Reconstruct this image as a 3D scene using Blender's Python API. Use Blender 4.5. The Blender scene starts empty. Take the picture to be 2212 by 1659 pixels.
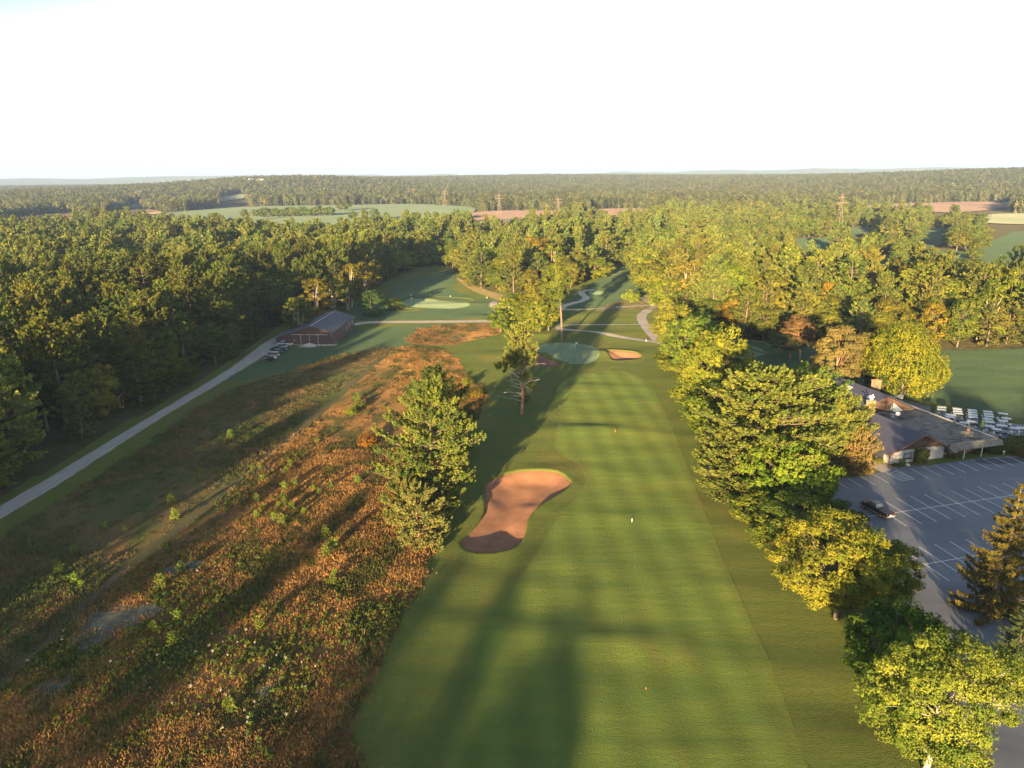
import bpy, math, random
import numpy as np
from mathutils import Vector, Matrix
from mathutils.geometry import delaunay_2d_cdt

sc = bpy.context.scene
COL = sc.collection
R = math.radians

# ------------------------------------------------------------------ camera
F = 1534.0                      # focal length in pixels of a 2212 px wide frame
PITCH = math.atan((829.5 - 384) / F)
ROLL = R(.36)
H = 57.0
cam_d = bpy.data.cameras.new('camera')
cam_d.sensor_width = 36.0
cam_d.lens = 36.0 * F / 2212.0
cam_d.clip_start = 1.0
cam_d.clip_end = 60000
cam = bpy.data.objects.new('camera', cam_d)
COL.objects.link(cam)
cam.matrix_world = Matrix.Translation((0, 0, H)) @ Matrix.Rotation(math.pi / 2 - PITCH, 4, 'X') @ Matrix.Rotation(-ROLL, 4, 'Z')
sc.camera = cam

# ------------------------------------------------------------------ light
SUN_EL = R(7.6)
SUN_AZ = R(16.5)                # light travels this far to the right of straight ahead
w = bpy.data.worlds.new('World')
sc.world = w
w.use_nodes = True
nt = w.node_tree
bg = nt.nodes['Background']
sky = nt.nodes.new('ShaderNodeTexSky')
sky.sky_type = 'NISHITA'
sky.sun_disc = False
sky.sun_elevation = SUN_EL
sky.sun_rotation = math.pi + SUN_AZ
sky.air_density = 1.0
sky.dust_density = 1.5
sky.ozone_density = 1.0
veil = nt.nodes.new('ShaderNodeMix'); veil.data_type = 'RGBA'
veil.inputs['Factor'].default_value = .6
# thin bright morning veil over the blue: palest a little above the horizon, thinner overhead and away to one side
tcw = nt.nodes.new('ShaderNodeTexCoord'); sx_ = nt.nodes.new('ShaderNodeSeparateXYZ')
nt.links.new(tcw.outputs['Generated'], sx_.inputs[0])
rw = nt.nodes.new('ShaderNodeValToRGB'); ee = rw.color_ramp.elements
stops = [(0, (.275, .265, .345)), (.022, (.42, .40, .43)), (.05, (.70, .72, .74)), (.22, (.88, .95, .98)), (.36, (.34, .40, .50)), (.6, (.16, .21, .30)), (1, (.12, .17, .27))]
while len(ee) < len(stops): ee.new(.5)
for e_, (p_, c_) in zip(ee, stops): e_.position = p_; e_.color = (*c_, 1)
nt.links.new(sx_.outputs['Z'], rw.inputs[0])
def wm(op, a, b):
    o = nt.nodes.new('ShaderNodeMath'); o.operation = op
    for i, v in enumerate((a, b)):
        if isinstance(v, (int, float)): o.inputs[i].default_value = v
        else: nt.links.new(v, o.inputs[i])
    return o.outputs[0]
side = nt.nodes.new('ShaderNodeMapRange'); side.inputs[1].default_value = .40; side.inputs[2].default_value = .58
nt.links.new(wm('SUBTRACT', wm('MULTIPLY', sx_.outputs['Z'], 1.6), wm('MULTIPLY', sx_.outputs['X'], .45)), side.inputs[0])
mx = nt.nodes.new('ShaderNodeMix'); mx.data_type = 'RGBA'; mx.inputs[7].default_value = (.06, .31, .33, 1)
low = nt.nodes.new('ShaderNodeMapRange'); low.inputs[1].default_value = .45; low.inputs[2].default_value = .30
nt.links.new(sx_.outputs['Z'], low.inputs[0])
nt.links.new(wm('MULTIPLY', side.outputs[0], low.outputs[0]), mx.inputs[0]); nt.links.new(rw.outputs[0], mx.inputs[6])
gain = nt.nodes.new('ShaderNodeVectorMath'); gain.operation = 'SCALE'; gain.inputs['Scale'].default_value = 12.0
nt.links.new(mx.outputs[2], gain.inputs[0]); nt.links.new(gain.outputs[0], veil.inputs[7])
nt.links.new(sky.outputs[0], veil.inputs[6])
nt.links.new(veil.outputs[2], bg.inputs['Color'])
bg.inputs['Strength'].default_value = .05
sd = bpy.data.lights.new('sun', 'SUN')
sd.energy = 5.0
sd.angle = R(.8)
sd.color = (1.0, .71, .38)
sun = bpy.data.objects.new('sun', sd)
COL.objects.link(sun)
ldir = Vector((math.sin(SUN_AZ) * math.cos(SUN_EL), math.cos(SUN_AZ) * math.cos(SUN_EL), -math.sin(SUN_EL)))
sun.rotation_euler = ldir.to_track_quat('-Z', 'Y').to_euler()
sun.location = (-60, -200, 120)
sc.view_settings.view_transform = 'Standard'
sc.view_settings.look = 'None'
sc.view_settings.gamma = 1
sc.view_settings.exposure = 2.42
sc.cycles.max_bounces = 5
sc.cycles.diffuse_bounces = 3
sc.cycles.glossy_bounces = 2
sc.cycles.transmission_bounces = 2
sc.cycles.volume_bounces = 0
sc.cycles.transparent_max_bounces = 4
sc.cycles.use_denoising = True
sc.cycles.caustics_reflective = False
sc.cycles.caustics_refractive = False

# ------------------------------------------------------------------ pixel <-> ground
CP, SP = math.cos(PITCH), math.sin(PITCH)
CR, SR = math.cos(ROLL), math.sin(ROLL)
def ray(px, py):
    u = (px - 1106) / F; v = -(py - 829.5) / F
    u, v = u * CR + v * SR, v * CR - u * SR
    return u, CP + v * SP, -SP + v * CP
def at(px, py, z=0.0):
    d = ray(px, py); t = (z - H) / d[2]
    return d[0] * t, d[1] * t
def top(px, py, d):                              # where the line of sight crosses distance d
    r = ray(px, py); t = d / r[1]
    return r[0] * t, H + r[2] * t
def proj(x, y, z):
    dz = z - H
    f = y * CP - dz * SP
    f = np.where(f < .1, .1, f)
    u = x / f; v = (y * SP + dz * CP) / f
    u, v = u * CR - v * SR, v * CR + u * SR
    return 1106 + u * F, 829.5 - v * F

# ------------------------------------------------------------------ object helpers
def tag(o, label=None, cat=None, group=None, kind=None):
    if label: o['label'] = label
    if cat: o['category'] = cat
    if group: o['group'] = group
    if kind: o['kind'] = kind
    return o
def empty(name, loc, rz=0, label=None, cat=None, group=None):
    o = bpy.data.objects.new(name, None)
    COL.objects.link(o)
    o.location = loc; o.rotation_euler = (0, 0, rz)
    return tag(o, label, cat, group)
def link(name, me, parent=None):
    o = bpy.data.objects.new(name, me)
    COL.objects.link(o)
    if parent is not None: o.parent = parent
    return o
def mesh_np(name, V, faces, mats, tint=None, smooth=False, mi=None):
    """V (n,3), faces (m,k) all of one size, or a list of such arrays"""
    if not isinstance(faces, list): faces = [faces]
    me = bpy.data.meshes.new(name)
    V = np.asarray(V, dtype=np.float32)
    me.vertices.add(len(V)); me.vertices.foreach_set('co', V.ravel())
    idx = np.concatenate([np.asarray(f, dtype=np.int32).ravel() for f in faces])
    sizes = np.concatenate([np.full(len(f), np.asarray(f).shape[1], dtype=np.int32) for f in faces])
    starts = np.concatenate([[0], np.cumsum(sizes)[:-1]]).astype(np.int32)
    me.loops.add(len(idx)); me.loops.foreach_set('vertex_index', idx)
    me.polygons.add(len(sizes)); me.polygons.foreach_set('loop_start', starts)
    if smooth: me.polygons.foreach_set('use_smooth', np.ones(len(sizes), dtype=bool))
    for m in (mats if isinstance(mats, (list, tuple)) else [mats]): me.materials.append(m)
    if mi is not None: me.polygons.foreach_set('material_index', np.asarray(mi, dtype=np.int32))
    if tint is not None:
        a = me.attributes.new('tint', 'FLOAT', 'FACE')
        a.data.foreach_set('value', np.asarray(tint, dtype=np.float32))
    me.update(calc_edges=True)
    return me

class MB:
    """collects boxes, prisms and tubes into one mesh"""
    def __init__(s): s.v = []; s.f = []
    def add(s, vs, fs):
        b = len(s.v); s.v += [tuple(p) for p in vs]; s.f += [tuple(b + i for i in f) for f in fs]; return s
    def box(s, cx, cy, cz, sx, sy, sz, rz=0, ry=0):
        M = Matrix.Translation((cx, cy, cz)) @ Matrix.Rotation(rz, 4, 'Z') @ Matrix.Rotation(ry, 4, 'Y')
        vs = [M @ Vector((x * sx / 2, y * sy / 2, z * sz / 2)) for x in (-1, 1) for y in (-1, 1) for z in (-1, 1)]
        return s.add(vs, [(0, 1, 3, 2), (4, 6, 7, 5), (0, 4, 5, 1), (2, 3, 7, 6), (0, 2, 6, 4), (1, 5, 7, 3)])
    def box2(s, x0, x1, y0, y1, z0, z1):
        return s.box((x0 + x1) / 2, (y0 + y1) / 2, (z0 + z1) / 2, x1 - x0, y1 - y0, z1 - z0)
    def hexa(s, b, t):              # bottom and top quads
        return s.add(list(b) + list(t), [(3, 2, 1, 0), (4, 5, 6, 7), (0, 1, 5, 4), (1, 2, 6, 5), (2, 3, 7, 6), (3, 0, 4, 7)])
    def prism(s, pts, a, b, axis='y'):   # polygon in the other two axes, extruded a..b
        n = len(pts)
        if axis == 'y': vs = [(p[0], a, p[1]) for p in pts] + [(p[0], b, p[1]) for p in pts]
        elif axis == 'x': vs = [(a, p[0], p[1]) for p in pts] + [(b, p[0], p[1]) for p in pts]
        else: vs = [(p[0], p[1], a) for p in pts] + [(p[0], p[1], b) for p in pts]
        return s.add(vs, [tuple(range(n))[::-1], tuple(range(n, 2 * n))] + [(i, (i + 1) % n, n + (i + 1) % n, n + i) for i in range(n)])
    def tube(s, pts, rad, n=6, cap=True):
        pts = [Vector(p) for p in pts]
        if not isinstance(rad, (list, tuple)): rad = [rad] * len(pts)
        vs = []
        for i, p in enumerate(pts):
            d = (pts[min(i + 1, len(pts) - 1)] - pts[max(i - 1, 0)]).normalized()
            a = d.cross(Vector((0, 0, 1)) if abs(d.z) < .9 else Vector((1, 0, 0))).normalized(); b = d.cross(a)
            for k in range(n):
                t = 2 * math.pi * k / n
                vs.append(p + (a * math.cos(t) + b * math.sin(t)) * rad[i])
        fs = [(i * n + k, i * n + (k + 1) % n, (i + 1) * n + (k + 1) % n, (i + 1) * n + k) for i in range(len(pts) - 1) for k in range(n)]
        if cap: fs += [tuple(range(n)), tuple(range((len(pts) - 1) * n, len(pts) * n))]
        return s.add(vs, fs)
    def mesh(s, name, mat, smooth=False):
        me = bpy.data.meshes.new(name)
        me.from_pydata(s.v, [], s.f)
        me.materials.append(mat)
        if smooth:
            for p in me.polygons: p.use_smooth = True
        me.update()
        import bmesh
        bm = bmesh.new(); bm.from_mesh(me)
        bmesh.ops.recalc_face_normals(bm, faces=bm.faces); bm.to_mesh(me); bm.free()
        return me
    def build(s, name, mat, parent=None, smooth=False):
        return link(name, s.mesh(name, mat, smooth), parent)

# ------------------------------------------------------------------ materials
class NT:
    def __init__(s, name):
        s.m = bpy.data.materials.new(name); s.m.use_nodes = True
        s.t = s.m.node_tree; s.t.nodes.clear()
        s.out = s.n('ShaderNodeOutputMaterial')
    def n(s, ty, **kw):
        o = s.t.nodes.new(ty)
        for k, v in kw.items():
            if k.startswith('_'): setattr(o, k[1:], v)
        return o
    def l(s, a, b): s.t.links.new(a, b)
    def pos(s, sx=1, sy=1, sz=1, rz=0):
        g = s.n('ShaderNodeNewGeometry'); m = s.n('ShaderNodeMapping')
        m.inputs['Scale'].default_value = (sx, sy, sz); m.inputs['Rotation'].default_value = (0, 0, rz)
        s.l(g.outputs['Position'], m.inputs['Vector']); return m.outputs[0]
    def noise(s, vec, scale, detail=3, rough=.55, dist=0.0):
        o = s.n('ShaderNodeTexNoise'); o.inputs['Scale'].default_value = scale
        o.inputs['Detail'].default_value = detail; o.inputs['Roughness'].default_value = rough
        o.inputs['Distortion'].default_value = dist
        if vec is not None: s.l(vec, o.inputs['Vector'])
        return o.outputs['Fac']
    def ramp(s, fac, stops):
        o = s.n('ShaderNodeValToRGB'); e = o.color_ramp.elements
        while len(e) < len(stops): e.new(.5)
        for i, (p, c) in enumerate(stops):
            e[i].position = p; e[i].color = (*c, 1) if len(c) == 3 else c
        s.l(fac, o.inputs[0]); return o.outputs[0]
    def mix(s, fac, a, b, mode='MIX'):
        o = s.n('ShaderNodeMix'); o.data_type = 'RGBA'; o.blend_type = mode
        for v, i in ((fac, 0), (a, 6), (b, 7)):
            if isinstance(v, (int, float)): o.inputs[i].default_value = v
            elif isinstance(v, tuple): o.inputs[i].default_value = (*v, 1)
            else: s.l(v, o.inputs[i])
        return o.outputs[2]
    def math(s, op, a, b=0.0):
        o = s.n('ShaderNodeMath'); o.operation = op
        for i, v in enumerate((a, b)):
            if isinstance(v, (int, float)): o.inputs[i].default_value = v
            else: s.l(v, o.inputs[i])
        return o.outputs[0]
    def step(s, v, lo, hi):
        o = s.n('ShaderNodeMapRange'); o.inputs[1].default_value = lo; o.inputs[2].default_value = hi
        s.l(v, o.inputs[0]); return o.outputs[0]
    def bump(s, h, strength=.5, dist=.1):
        o = s.n('ShaderNodeBump'); o.inputs['Strength'].default_value = strength; o.inputs['Distance'].default_value = dist
        s.l(h, o.inputs['Height']); return o.outputs[0]
    def surf(s, col, rough=.8, normal=None, metal=0, spec=.3):
        o = s.n('ShaderNodeBsdfPrincipled')
        if isinstance(col, tuple): o.inputs['Base Color'].default_value = (*col, 1)
        else: s.l(col, o.inputs['Base Color'])
        if isinstance(rough, (int, float)): o.inputs['Roughness'].default_value = rough
        else: s.l(rough, o.inputs['Roughness'])
        o.inputs['Metallic'].default_value = metal
        if rough == .95: o.inputs['Diffuse Roughness'].default_value = 1.0
        o.inputs['Specular IOR Level'].default_value = spec
        if normal is not None: s.l(normal, o.inputs['Normal'])
        s.l(o.outputs[0], s.out.inputs[0]); return s.m

def plain(name, col, rough=.6, metal=0, spec=.4, var=.15, sc_=6.0, bump=0):
    n = NT(name)
    tc = n.n('ShaderNodeTexCoord')
    f = n.noise(tc.outputs['Object'], sc_, 4)
    c = n.mix(f, tuple(x * (1 - var) for x in col), tuple(min(1, x * (1 + var)) for x in col))
    nm = n.bump(n.noise(tc.outputs['Object'], sc_ * 5, 3), .4, bump) if bump else None
    return n.surf(c, rough, nm, metal, spec)

def leafmat(name, c0, c1, trans=.22, hv=.05, vv=.35):
    n = NT(name)
    a = n.n('ShaderNodeAttribute'); a.attribute_name = 'tint'
    oi = n.n('ShaderNodeObjectInfo')
    c = n.mix(a.outputs['Fac'], c0, c1)
    hsv = n.n('ShaderNodeHueSaturation')
    n.l(n.math('ADD', n.math('MULTIPLY', oi.outputs['Random'], hv), .5 - hv / 2), hsv.inputs['Hue'])
    r2 = n.math('FRACT', n.math('MULTIPLY', oi.outputs['Random'], 7.31))
    n.l(n.math('ADD', n.math('MULTIPLY', r2, vv), 1 - vv / 2), hsv.inputs['Value'])
    n.l(c, hsv.inputs['Color'])
    col = n.mix(1.0, hsv.outputs[0], oi.outputs['Color'], 'MULTIPLY')
    d = n.n('ShaderNodeBsdfDiffuse'); t = n.n('ShaderNodeBsdfTranslucent'); m = n.n('ShaderNodeMixShader')
    n.l(col, d.inputs[0]); n.l(col, t.inputs[0]); m.inputs[0].default_value = trans
    n.l(d.outputs[0], m.inputs[1]); n.l(t.outputs[0], m.inputs[2]); n.l(m.outputs[0], n.out.inputs[0])
    return n.m

M = {}
M['pine'] = leafmat('pine_needles', (.056, .092, .024), (.198, .210, .040))
M['broad'] = leafmat('broad_leaves', (.058, .095, .018), (.205, .215, .032))
M['scots'] = leafmat('scots_needles', (.10, .10, .035), (.21, .17, .055))
M['spruce'] = leafmat('spruce_needles', (.050, .062, .022), (.135, .115, .035))
M['bark'] = plain('bark', (.16, .12, .085), .9, var=.35, sc_=3, bump=.05)
M['bark_orange'] = plain('bark_orange', (.32, .17, .085), .9, var=.3, sc_=3, bump=.05)
M['bark_pale'] = plain('bark_pale', (.42, .36, .27), .9, var=.3, sc_=3, bump=.03)

# ------------------------------------------------------------------ terrain
def smooth(a, b, x):
    t = np.clip((x - a) / (b - a), 0, 1); return t * t * (3 - 2 * t)
_rs = np.random.RandomState(5)
def _waves(n, lx, ly, amp, seed):
    r = np.random.RandomState(seed); out = []
    for _ in range(n):
        s = r.uniform(.7, 1.5)
        out.append((2 * math.pi / (lx * s) * r.choice([-1, 1]), 2 * math.pi / (ly * s), r.uniform(0, 6.28), amp / math.sqrt(n)))
    return out
W1 = _waves(6, 90, 16, .115, 3)      # low ridges lying across the fairway
W2 = _waves(7, 34, 9, .034, 8)
W3 = _waves(5, 120, 110, .30, 11)
RIDGES = [(16, 156, 15, 4.5, .62), (10, 149, 12, 2.5, .16), (14, 142, 18, 2.4, .13), (8, 134, 16, 2.2, .10), (14, 127, 16, 2.4, .10), (13, 78, 9, 2.4, .26), (17, 59.5, 6, 2.0, .30), (5, 60.5, 5, 1.6, .15),
          (20, 70, 7, 1.8, .12), (20, 90, 12, 2.4, .12), (14, 101, 12, 2.2, .08), (8, 112, 12, 2.6, .10), (17, 191, 16, 5, .35), (20, 232, 26, 5, .9), (25, 262, 18, 5, .7), (8, 300, 30, 7, 1.0), (-20, 330, 30, 5, .8), (-58, 345, 28, 5, .8)]
def _sum(W, x, y):
    z = 0
    for a, b, p, m in W: z = z + m * np.sin(a * x + b * y + p)
    return z
def T(x, y):
    x = np.asarray(x, float); y = np.asarray(y, float)
    # the parking lot, the buildings and the road are level
    flat = smooth(50, 62, x) * (1 - smooth(165, 190, y)) * smooth(20, 45, y)
    d = np.hypot(x, y)
    near = (1 - smooth(450, 700, d))
    patch = .55 + .45 * np.sin(x / 47. + 1.3) * np.sin(y / 61. + .6)
    lf = 1 - .75 * smooth(-20, -45, x) 
    z = (_sum(W1, x, y) * patch * lf + _sum(W2, x, y) * lf + _sum(W3, x, y)) * near * (1 - flat)
    for x0, y0, sx, sy, h in RIDGES:
        z = z + h * np.exp(-((x - x0) / sx) ** 2 - ((y - y0 - .06 * (x - x0)) / sy) ** 2)
    return z + Tfar(x, y, d)
def Tfar(x, y, d):
    b = np.degrees(np.arctan2(x, np.maximum(y, 1)))         # bearing
    fw = (y > 0)
    z = 46 * smooth(1400, 4200, d) * (.12 + .88 * smooth(-27, -14, b)) 
    z = z + 25 * np.exp(-((x + 880) / 520.) ** 2 - ((y - 2600) / 600.) ** 2)
    z = z + 26 * np.exp(-((x - 2100) / 800.) ** 2 - ((y - 2500) / 700.) ** 2)
    z = z + 6 * np.sin(x / 420. + 1) * np.sin(y / 510.) * smooth(900, 2200, d)
    far = smooth(8200, 10500, d)
    prof = 78 + 26 * smooth(-30, -22, b) + 38 * smooth(-2, 22, b) + 9 * np.sin(b * .9) + 5 * np.sin(b * 2.3 + 1) + 3 * np.sin(b * 5.1)
    z = z * (1 - smooth(5500, 8000, d) * .6) 
    z = z * (1 - far) + prof * far
    return np.where(fw, z, 0)

def dist_poly(P, Q):
    """distance of points P (n,2) to closed polygon Q and inside flags"""
    Q = np.asarray(Q, float); n = len(Q); best = np.full(len(P), 1e18); ins = np.zeros(len(P), bool)
    for i in range(n):
        a = Q[i]; b = Q[(i + 1) % n]; ab = b - a
        t = np.clip(((P - a) @ ab) / max(ab @ ab, 1e-9), 0, 1)
        d = P - (a + t[:, None] * ab); best = np.minimum(best, (d * d).sum(1))
        if a[1] != b[1]:
            c = ((a[1] > P[:, 1]) != (b[1] > P[:, 1])) & (P[:, 0] < (b[0] - a[0]) * (P[:, 1] - a[1]) / (b[1] - a[1]) + a[0])
            ins ^= c
    return np.sqrt(best), ins
def inside(P, Q): return dist_poly(P, Q)[1]
def G(pts): return [at(*p) for p in pts]
def dens(Q, step, jit=0.0, seed=0):
    r = random.Random(seed); out = []
    n = len(Q)
    for i in range(n):
        a = Q[i]; b = Q[(i + 1) % n]; L = math.dist(a, b); k = max(1, int(L / step))
        for j in range(k):
            t = j / k
            out.append((a[0] + (b[0] - a[0]) * t + r.uniform(-jit, jit), a[1] + (b[1] - a[1]) * t + r.uniform(-jit, jit)))
    return out
def spline(Q, k=6, closed=True):
    """Catmull-Rom through the points"""
    n = len(Q); out = []
    rng = range(n) if closed else range(n - 1)
    for i in rng:
        p = [Q[(i + j) % n] if closed else Q[min(max(i + j, 0), n - 1)] for j in (-1, 0, 1, 2)]
        for s in range(k):
            t = s / k
            out.append(tuple(.5 * ((2 * p[1][c]) + (-p[0][c] + p[2][c]) * t + (2 * p[0][c] - 5 * p[1][c] + 4 * p[2][c] - p[3][c]) * t * t + (-p[0][c] + 3 * p[1][c] - 3 * p[2][c] + p[3][c]) * t ** 3) for c in (0, 1)))
    if not closed: out.append(tuple(Q[-1]))
    return out
def tess(Q, res):
    Q = np.asarray(Q, float)
    lo = Q.min(0); hi = Q.max(0)
    gx = np.arange(lo[0], hi[0], res); gy = np.arange(lo[1], hi[1], res)
    X, Y = np.meshgrid(gx, gy); P = np.stack([X.ravel(), Y.ravel()], 1)
    d, ins = dist_poly(P, Q)
    P = P[ins & (d > res * .45)]
    co = [Vector(p) for p in Q] + [Vector(p) for p in P]
    vs, es, fs, *_ = delaunay_2d_cdt(co, [], [list(range(len(Q)))], 1, 1e-5)
    return np.array([(v.x, v.y) for v in vs]), np.array([f for f in fs if len(f) == 3], dtype=np.int32)
def sheet(name, Q, off, mat, res=1.6, kind='structure', zf=None, edge=False):
    P, Fc = tess(Q, res)
    a = P[Fc[:, 1]] - P[Fc[:, 0]]; b = P[Fc[:, 2]] - P[Fc[:, 0]]
    flip = (a[:, 0] * b[:, 1] - a[:, 1] * b[:, 0]) < 0
    Fc[flip] = Fc[flip][:, ::-1]
    z = (T(P[:, 0], P[:, 1]) if zf is None else zf(P)) + off
    o = link(name, mesh_np(name, np.column_stack([P, z]), Fc, mat, smooth=True))
    if edge:
        a_ = o.data.attributes.new('edge', 'FLOAT', 'POINT'); a_.data.foreach_set('value', dist_poly(P, Q)[0].astype(np.float32))
    o['kind'] = kind
    return o
def strip(C, wd, seed=0):
    """polygon of a path of width wd (number or per-point list) along centre line C"""
    L, Rr = [], []
    for i, p in enumerate(C):
        a = C[max(i - 1, 0)]; b = C[min(i + 1, len(C) - 1)]
        dx, dy = b[0] - a[0], b[1] - a[1]; l = math.hypot(dx, dy) or 1
        k = (wd[i] if isinstance(wd, (list, tuple)) else wd) / 2
        L.append((p[0] - dy / l * k, p[1] + dx / l * k)); Rr.append((p[0] + dy / l * k, p[1] - dx / l * k))
    return L + Rr[::-1]

# ------------------------------------------------------------------ ground materials
def grasscol(n, c0, c1, c2, brown=None, brown_amt=(.5, .65), stripes=0, streak=True, fine=1.0):
    p = n.pos()
    ps = n.pos(.16, .75, .5)
    big = n.noise(p, .035, 4, .6)
    st = n.noise(ps, .55 if streak else .9, 4, .6)
    c = n.mix(n.step(big, .38, .62), c0, c1)
    c = n.mix(n.math('MULTIPLY', n.step(st, .40, .66), .65), c, c2)
    if brown:
        b = n.noise(n.pos(1, .55), .075, 5, .62)
        c = n.mix(n.step(b, *brown_amt), c, brown)
    if stripes:
        x = n.n('ShaderNodeSeparateXYZ'); n.l(n.pos(1, 1, 1, R(-3)), x.inputs[0])
        s = n.math('SINE', n.math('MULTIPLY', x.outputs[0], 2 * math.pi / 5.6))
        v = n.math('ADD', n.math('MULTIPLY', s, stripes), 1.0)
        hs = n.n('ShaderNodeHueSaturation'); n.l(v, hs.inputs['Value']); n.l(c, hs.inputs['Color']); c = hs.outputs[0]
    f = n.noise(n.pos(.6, 1), 3.2, 3, .7)
    c = n.mix(n.math('MULTIPLY', n.step(f, .3, .75), .5 * fine), c, tuple(v * .55 for v in c0))
    return c
def grassmat(name, *a, bumpd=.06, edge=None, **k):
    n = NT(name)
    c = grasscol(n, *a, **k)
    p = n.pos(); ps = n.pos(.16, .75, .5)
    if edge:
        at_ = n.n('ShaderNodeAttribute'); at_.attribute_name = 'edge'
        e_ = n.math('ADD', at_.outputs['Fac'], n.math('MULTIPLY', n.math('SUBTRACT', n.noise(n.pos(1, .5), .35, 4, .65), .5), 3.4))
        c = n.mix(n.step(e_, .1, 1.7), grasscol(n, *edge), c)
    h = n.math('ADD', n.noise(p, 2.2, 3, .7), n.math('MULTIPLY', n.noise(ps, 1.2, 3), 1.2))
    h = n.math('ADD', h, n.math('MULTIPLY', n.noise(p, 6.5, 2, .6), 2.0))
    return n.surf(c, .95, n.bump(h, 1.0, bumpd * 2.4 + .05), spec=.08)
RG = ((.106, .134, .028), (.132, .148, .032), (.082, .122, .028), (.180, .124, .044), (.54, .78))
M['rough'] = grassmat('rough_grass', *RG)
M['fairway'] = grassmat('fairway_grass', (.104, .146, .028), (.136, .160, .032), (.074, .124, .028), (.165, .146, .038), (.58, .80), stripes=.12, bumpd=.03, fine=.6, edge=RG)
M['green'] = grassmat('green_grass', (.135, .185, .105), (.155, .20, .118), (.125, .175, .095), bumpd=.008, fine=.3)
M['lawn'] = grassmat('lawn_grass', (.060, .098, .046), (.074, .110, .050), (.052, .090, .044), (.085, .088, .03), (.6, .8), bumpd=.03, fine=.7)
M['track'] = grassmat('mown_track', (.062, .074, .028), (.085, .085, .036), (.058, .072, .030), (.11, .085, .05), (.42, .6), bumpd=.04)

def meadow_nodes(n, light=1.0):
    """one colour field shared by the meadow soil and the plants on it"""
    p = n.pos()
    a = n.noise(n.pos(.8, .5), .055, 5, .62, .4)
    b = n.noise(n.pos(.9, .6, 1, .4), .16, 5, .65)
    c = n.noise(p, .9, 4, .7)
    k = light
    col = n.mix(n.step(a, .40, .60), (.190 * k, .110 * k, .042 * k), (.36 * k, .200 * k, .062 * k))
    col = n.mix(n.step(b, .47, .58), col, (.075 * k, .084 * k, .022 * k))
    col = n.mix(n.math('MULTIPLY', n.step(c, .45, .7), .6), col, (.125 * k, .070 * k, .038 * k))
    # the strip between the road and the mown track is greener and duller
    sp = n.n('ShaderNodeSeparateXYZ'); n.l(p, sp.inputs[0])
    side = n.math('SUBTRACT', sp.outputs[0], n.math('ADD', n.math('MULTIPLY', sp.outputs[1], .112), -68.2))
    dull = n.mix(n.step(b, .42, .60), (.135 * k, .105 * k, .045 * k), (.078 * k, .096 * k, .030 * k))
    dull = n.mix(n.step(a, .50, .62), dull, (.175 * k, .108 * k, .050 * k))
    col = n.mix(n.step(n.math('ADD', side, n.math('MULTIPLY', n.math('SUBTRACT', c, .5), 5)), 1.5, -1.5), col, dull)
    return col, a, b, c
n = NT('meadow_soil')
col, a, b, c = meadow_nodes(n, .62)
bare = n.step(n.noise(n.pos(.7, .35, 1, -.5), .05, 5, .6), .635, .70)
col = n.mix(n.math('MULTIPLY', bare, .75), col, (.115, .135, .095))
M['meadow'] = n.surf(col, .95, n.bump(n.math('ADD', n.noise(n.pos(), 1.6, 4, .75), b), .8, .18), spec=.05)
n = NT('meadow_blades')
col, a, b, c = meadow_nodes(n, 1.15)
d_ = n.n('ShaderNodeBsdfDiffuse'); t_ = n.n('ShaderNodeBsdfTranslucent'); m_ = n.n('ShaderNodeMixShader')
oi = n.n('ShaderNodeObjectInfo')
hs = n.n('ShaderNodeHueSaturation'); n.l(n.math('ADD', n.math('MULTIPLY', oi.outputs['Random'], .5), .75), hs.inputs['Value']); n.l(col, hs.inputs['Color'])
n.l(hs.outputs[0], d_.inputs[0]); n.l(hs.outputs[0], t_.inputs[0]); m_.inputs[0].default_value = .3
n.l(d_.outputs[0], m_.inputs[1]); n.l(t_.outputs[0], m_.inputs[2]); n.l(m_.outputs[0], n.out.inputs[0])
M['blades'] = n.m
M['weed'] = leafmat('weed_leaves', (.075, .10, .018), (.20, .20, .030), vv=.5)
M['weed_dark'] = leafmat('weed_leaves_dark', (.035, .065, .015), (.09, .12, .025), vv=.5)
M['flower'] = plain('white_flowers', (.38, .36, .27), .8)

n = NT('sand')
p = n.pos()
c = n.ramp(n.noise(p, .5, 5, .6), [(.35, (.205, .102, .056)), (.65, (.26, .132, .075))])
c = n.mix(n.math('MULTIPLY', n.step(n.noise(n.pos(1, 3), 1.4, 4), .45, .7), .35), c, (.165, .08, .045))
rk = n.n('ShaderNodeTexWave'); rk.inputs['Scale'].default_value = 1.1; rk.inputs['Distortion'].default_value = 2.5; rk.bands_direction = 'Y'
n.l(p, rk.inputs['Vector'])
M['sand'] = n.surf(c, .95, n.bump(n.math('ADD', rk.outputs['Fac'], n.noise(p, 3, 4)), .5, .05), spec=.1)
n = NT('sand_dark')
M['sand_dark'] = n.surf(n.ramp(n.noise(n.pos(), .6, 4), [(.3, (.12, .065, .050)), (.7, (.17, .095, .070))]), .95, spec=.1)
n = NT('gravel')
c = n.ramp(n.noise(n.pos(1, .25), .9, 5, .7), [(.3, (.18, .172, .16)), (.7, (.27, .258, .24))])
c = n.mix(n.math('MULTIPLY', n.noise(n.pos(), 6, 3, .8), .35), c, (.18, .17, .15))
M['gravel'] = n.surf(c, .95, n.bump(n.noise(n.pos(), 5, 3, .8), .5, .03), spec=.15)
n = NT('dirt')
M['dirt'] = n.surf(n.ramp(n.noise(n.pos(), .3, 5), [(.3, (.14, .115, .085)), (.7, (.22, .17, .13))]), .95, spec=.1)
n = NT('cart_path')
c = n.ramp(n.noise(n.pos(), .35, 4), [(.3, (.34, .28, .21)), (.7, (.44, .37, .29))])
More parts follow.
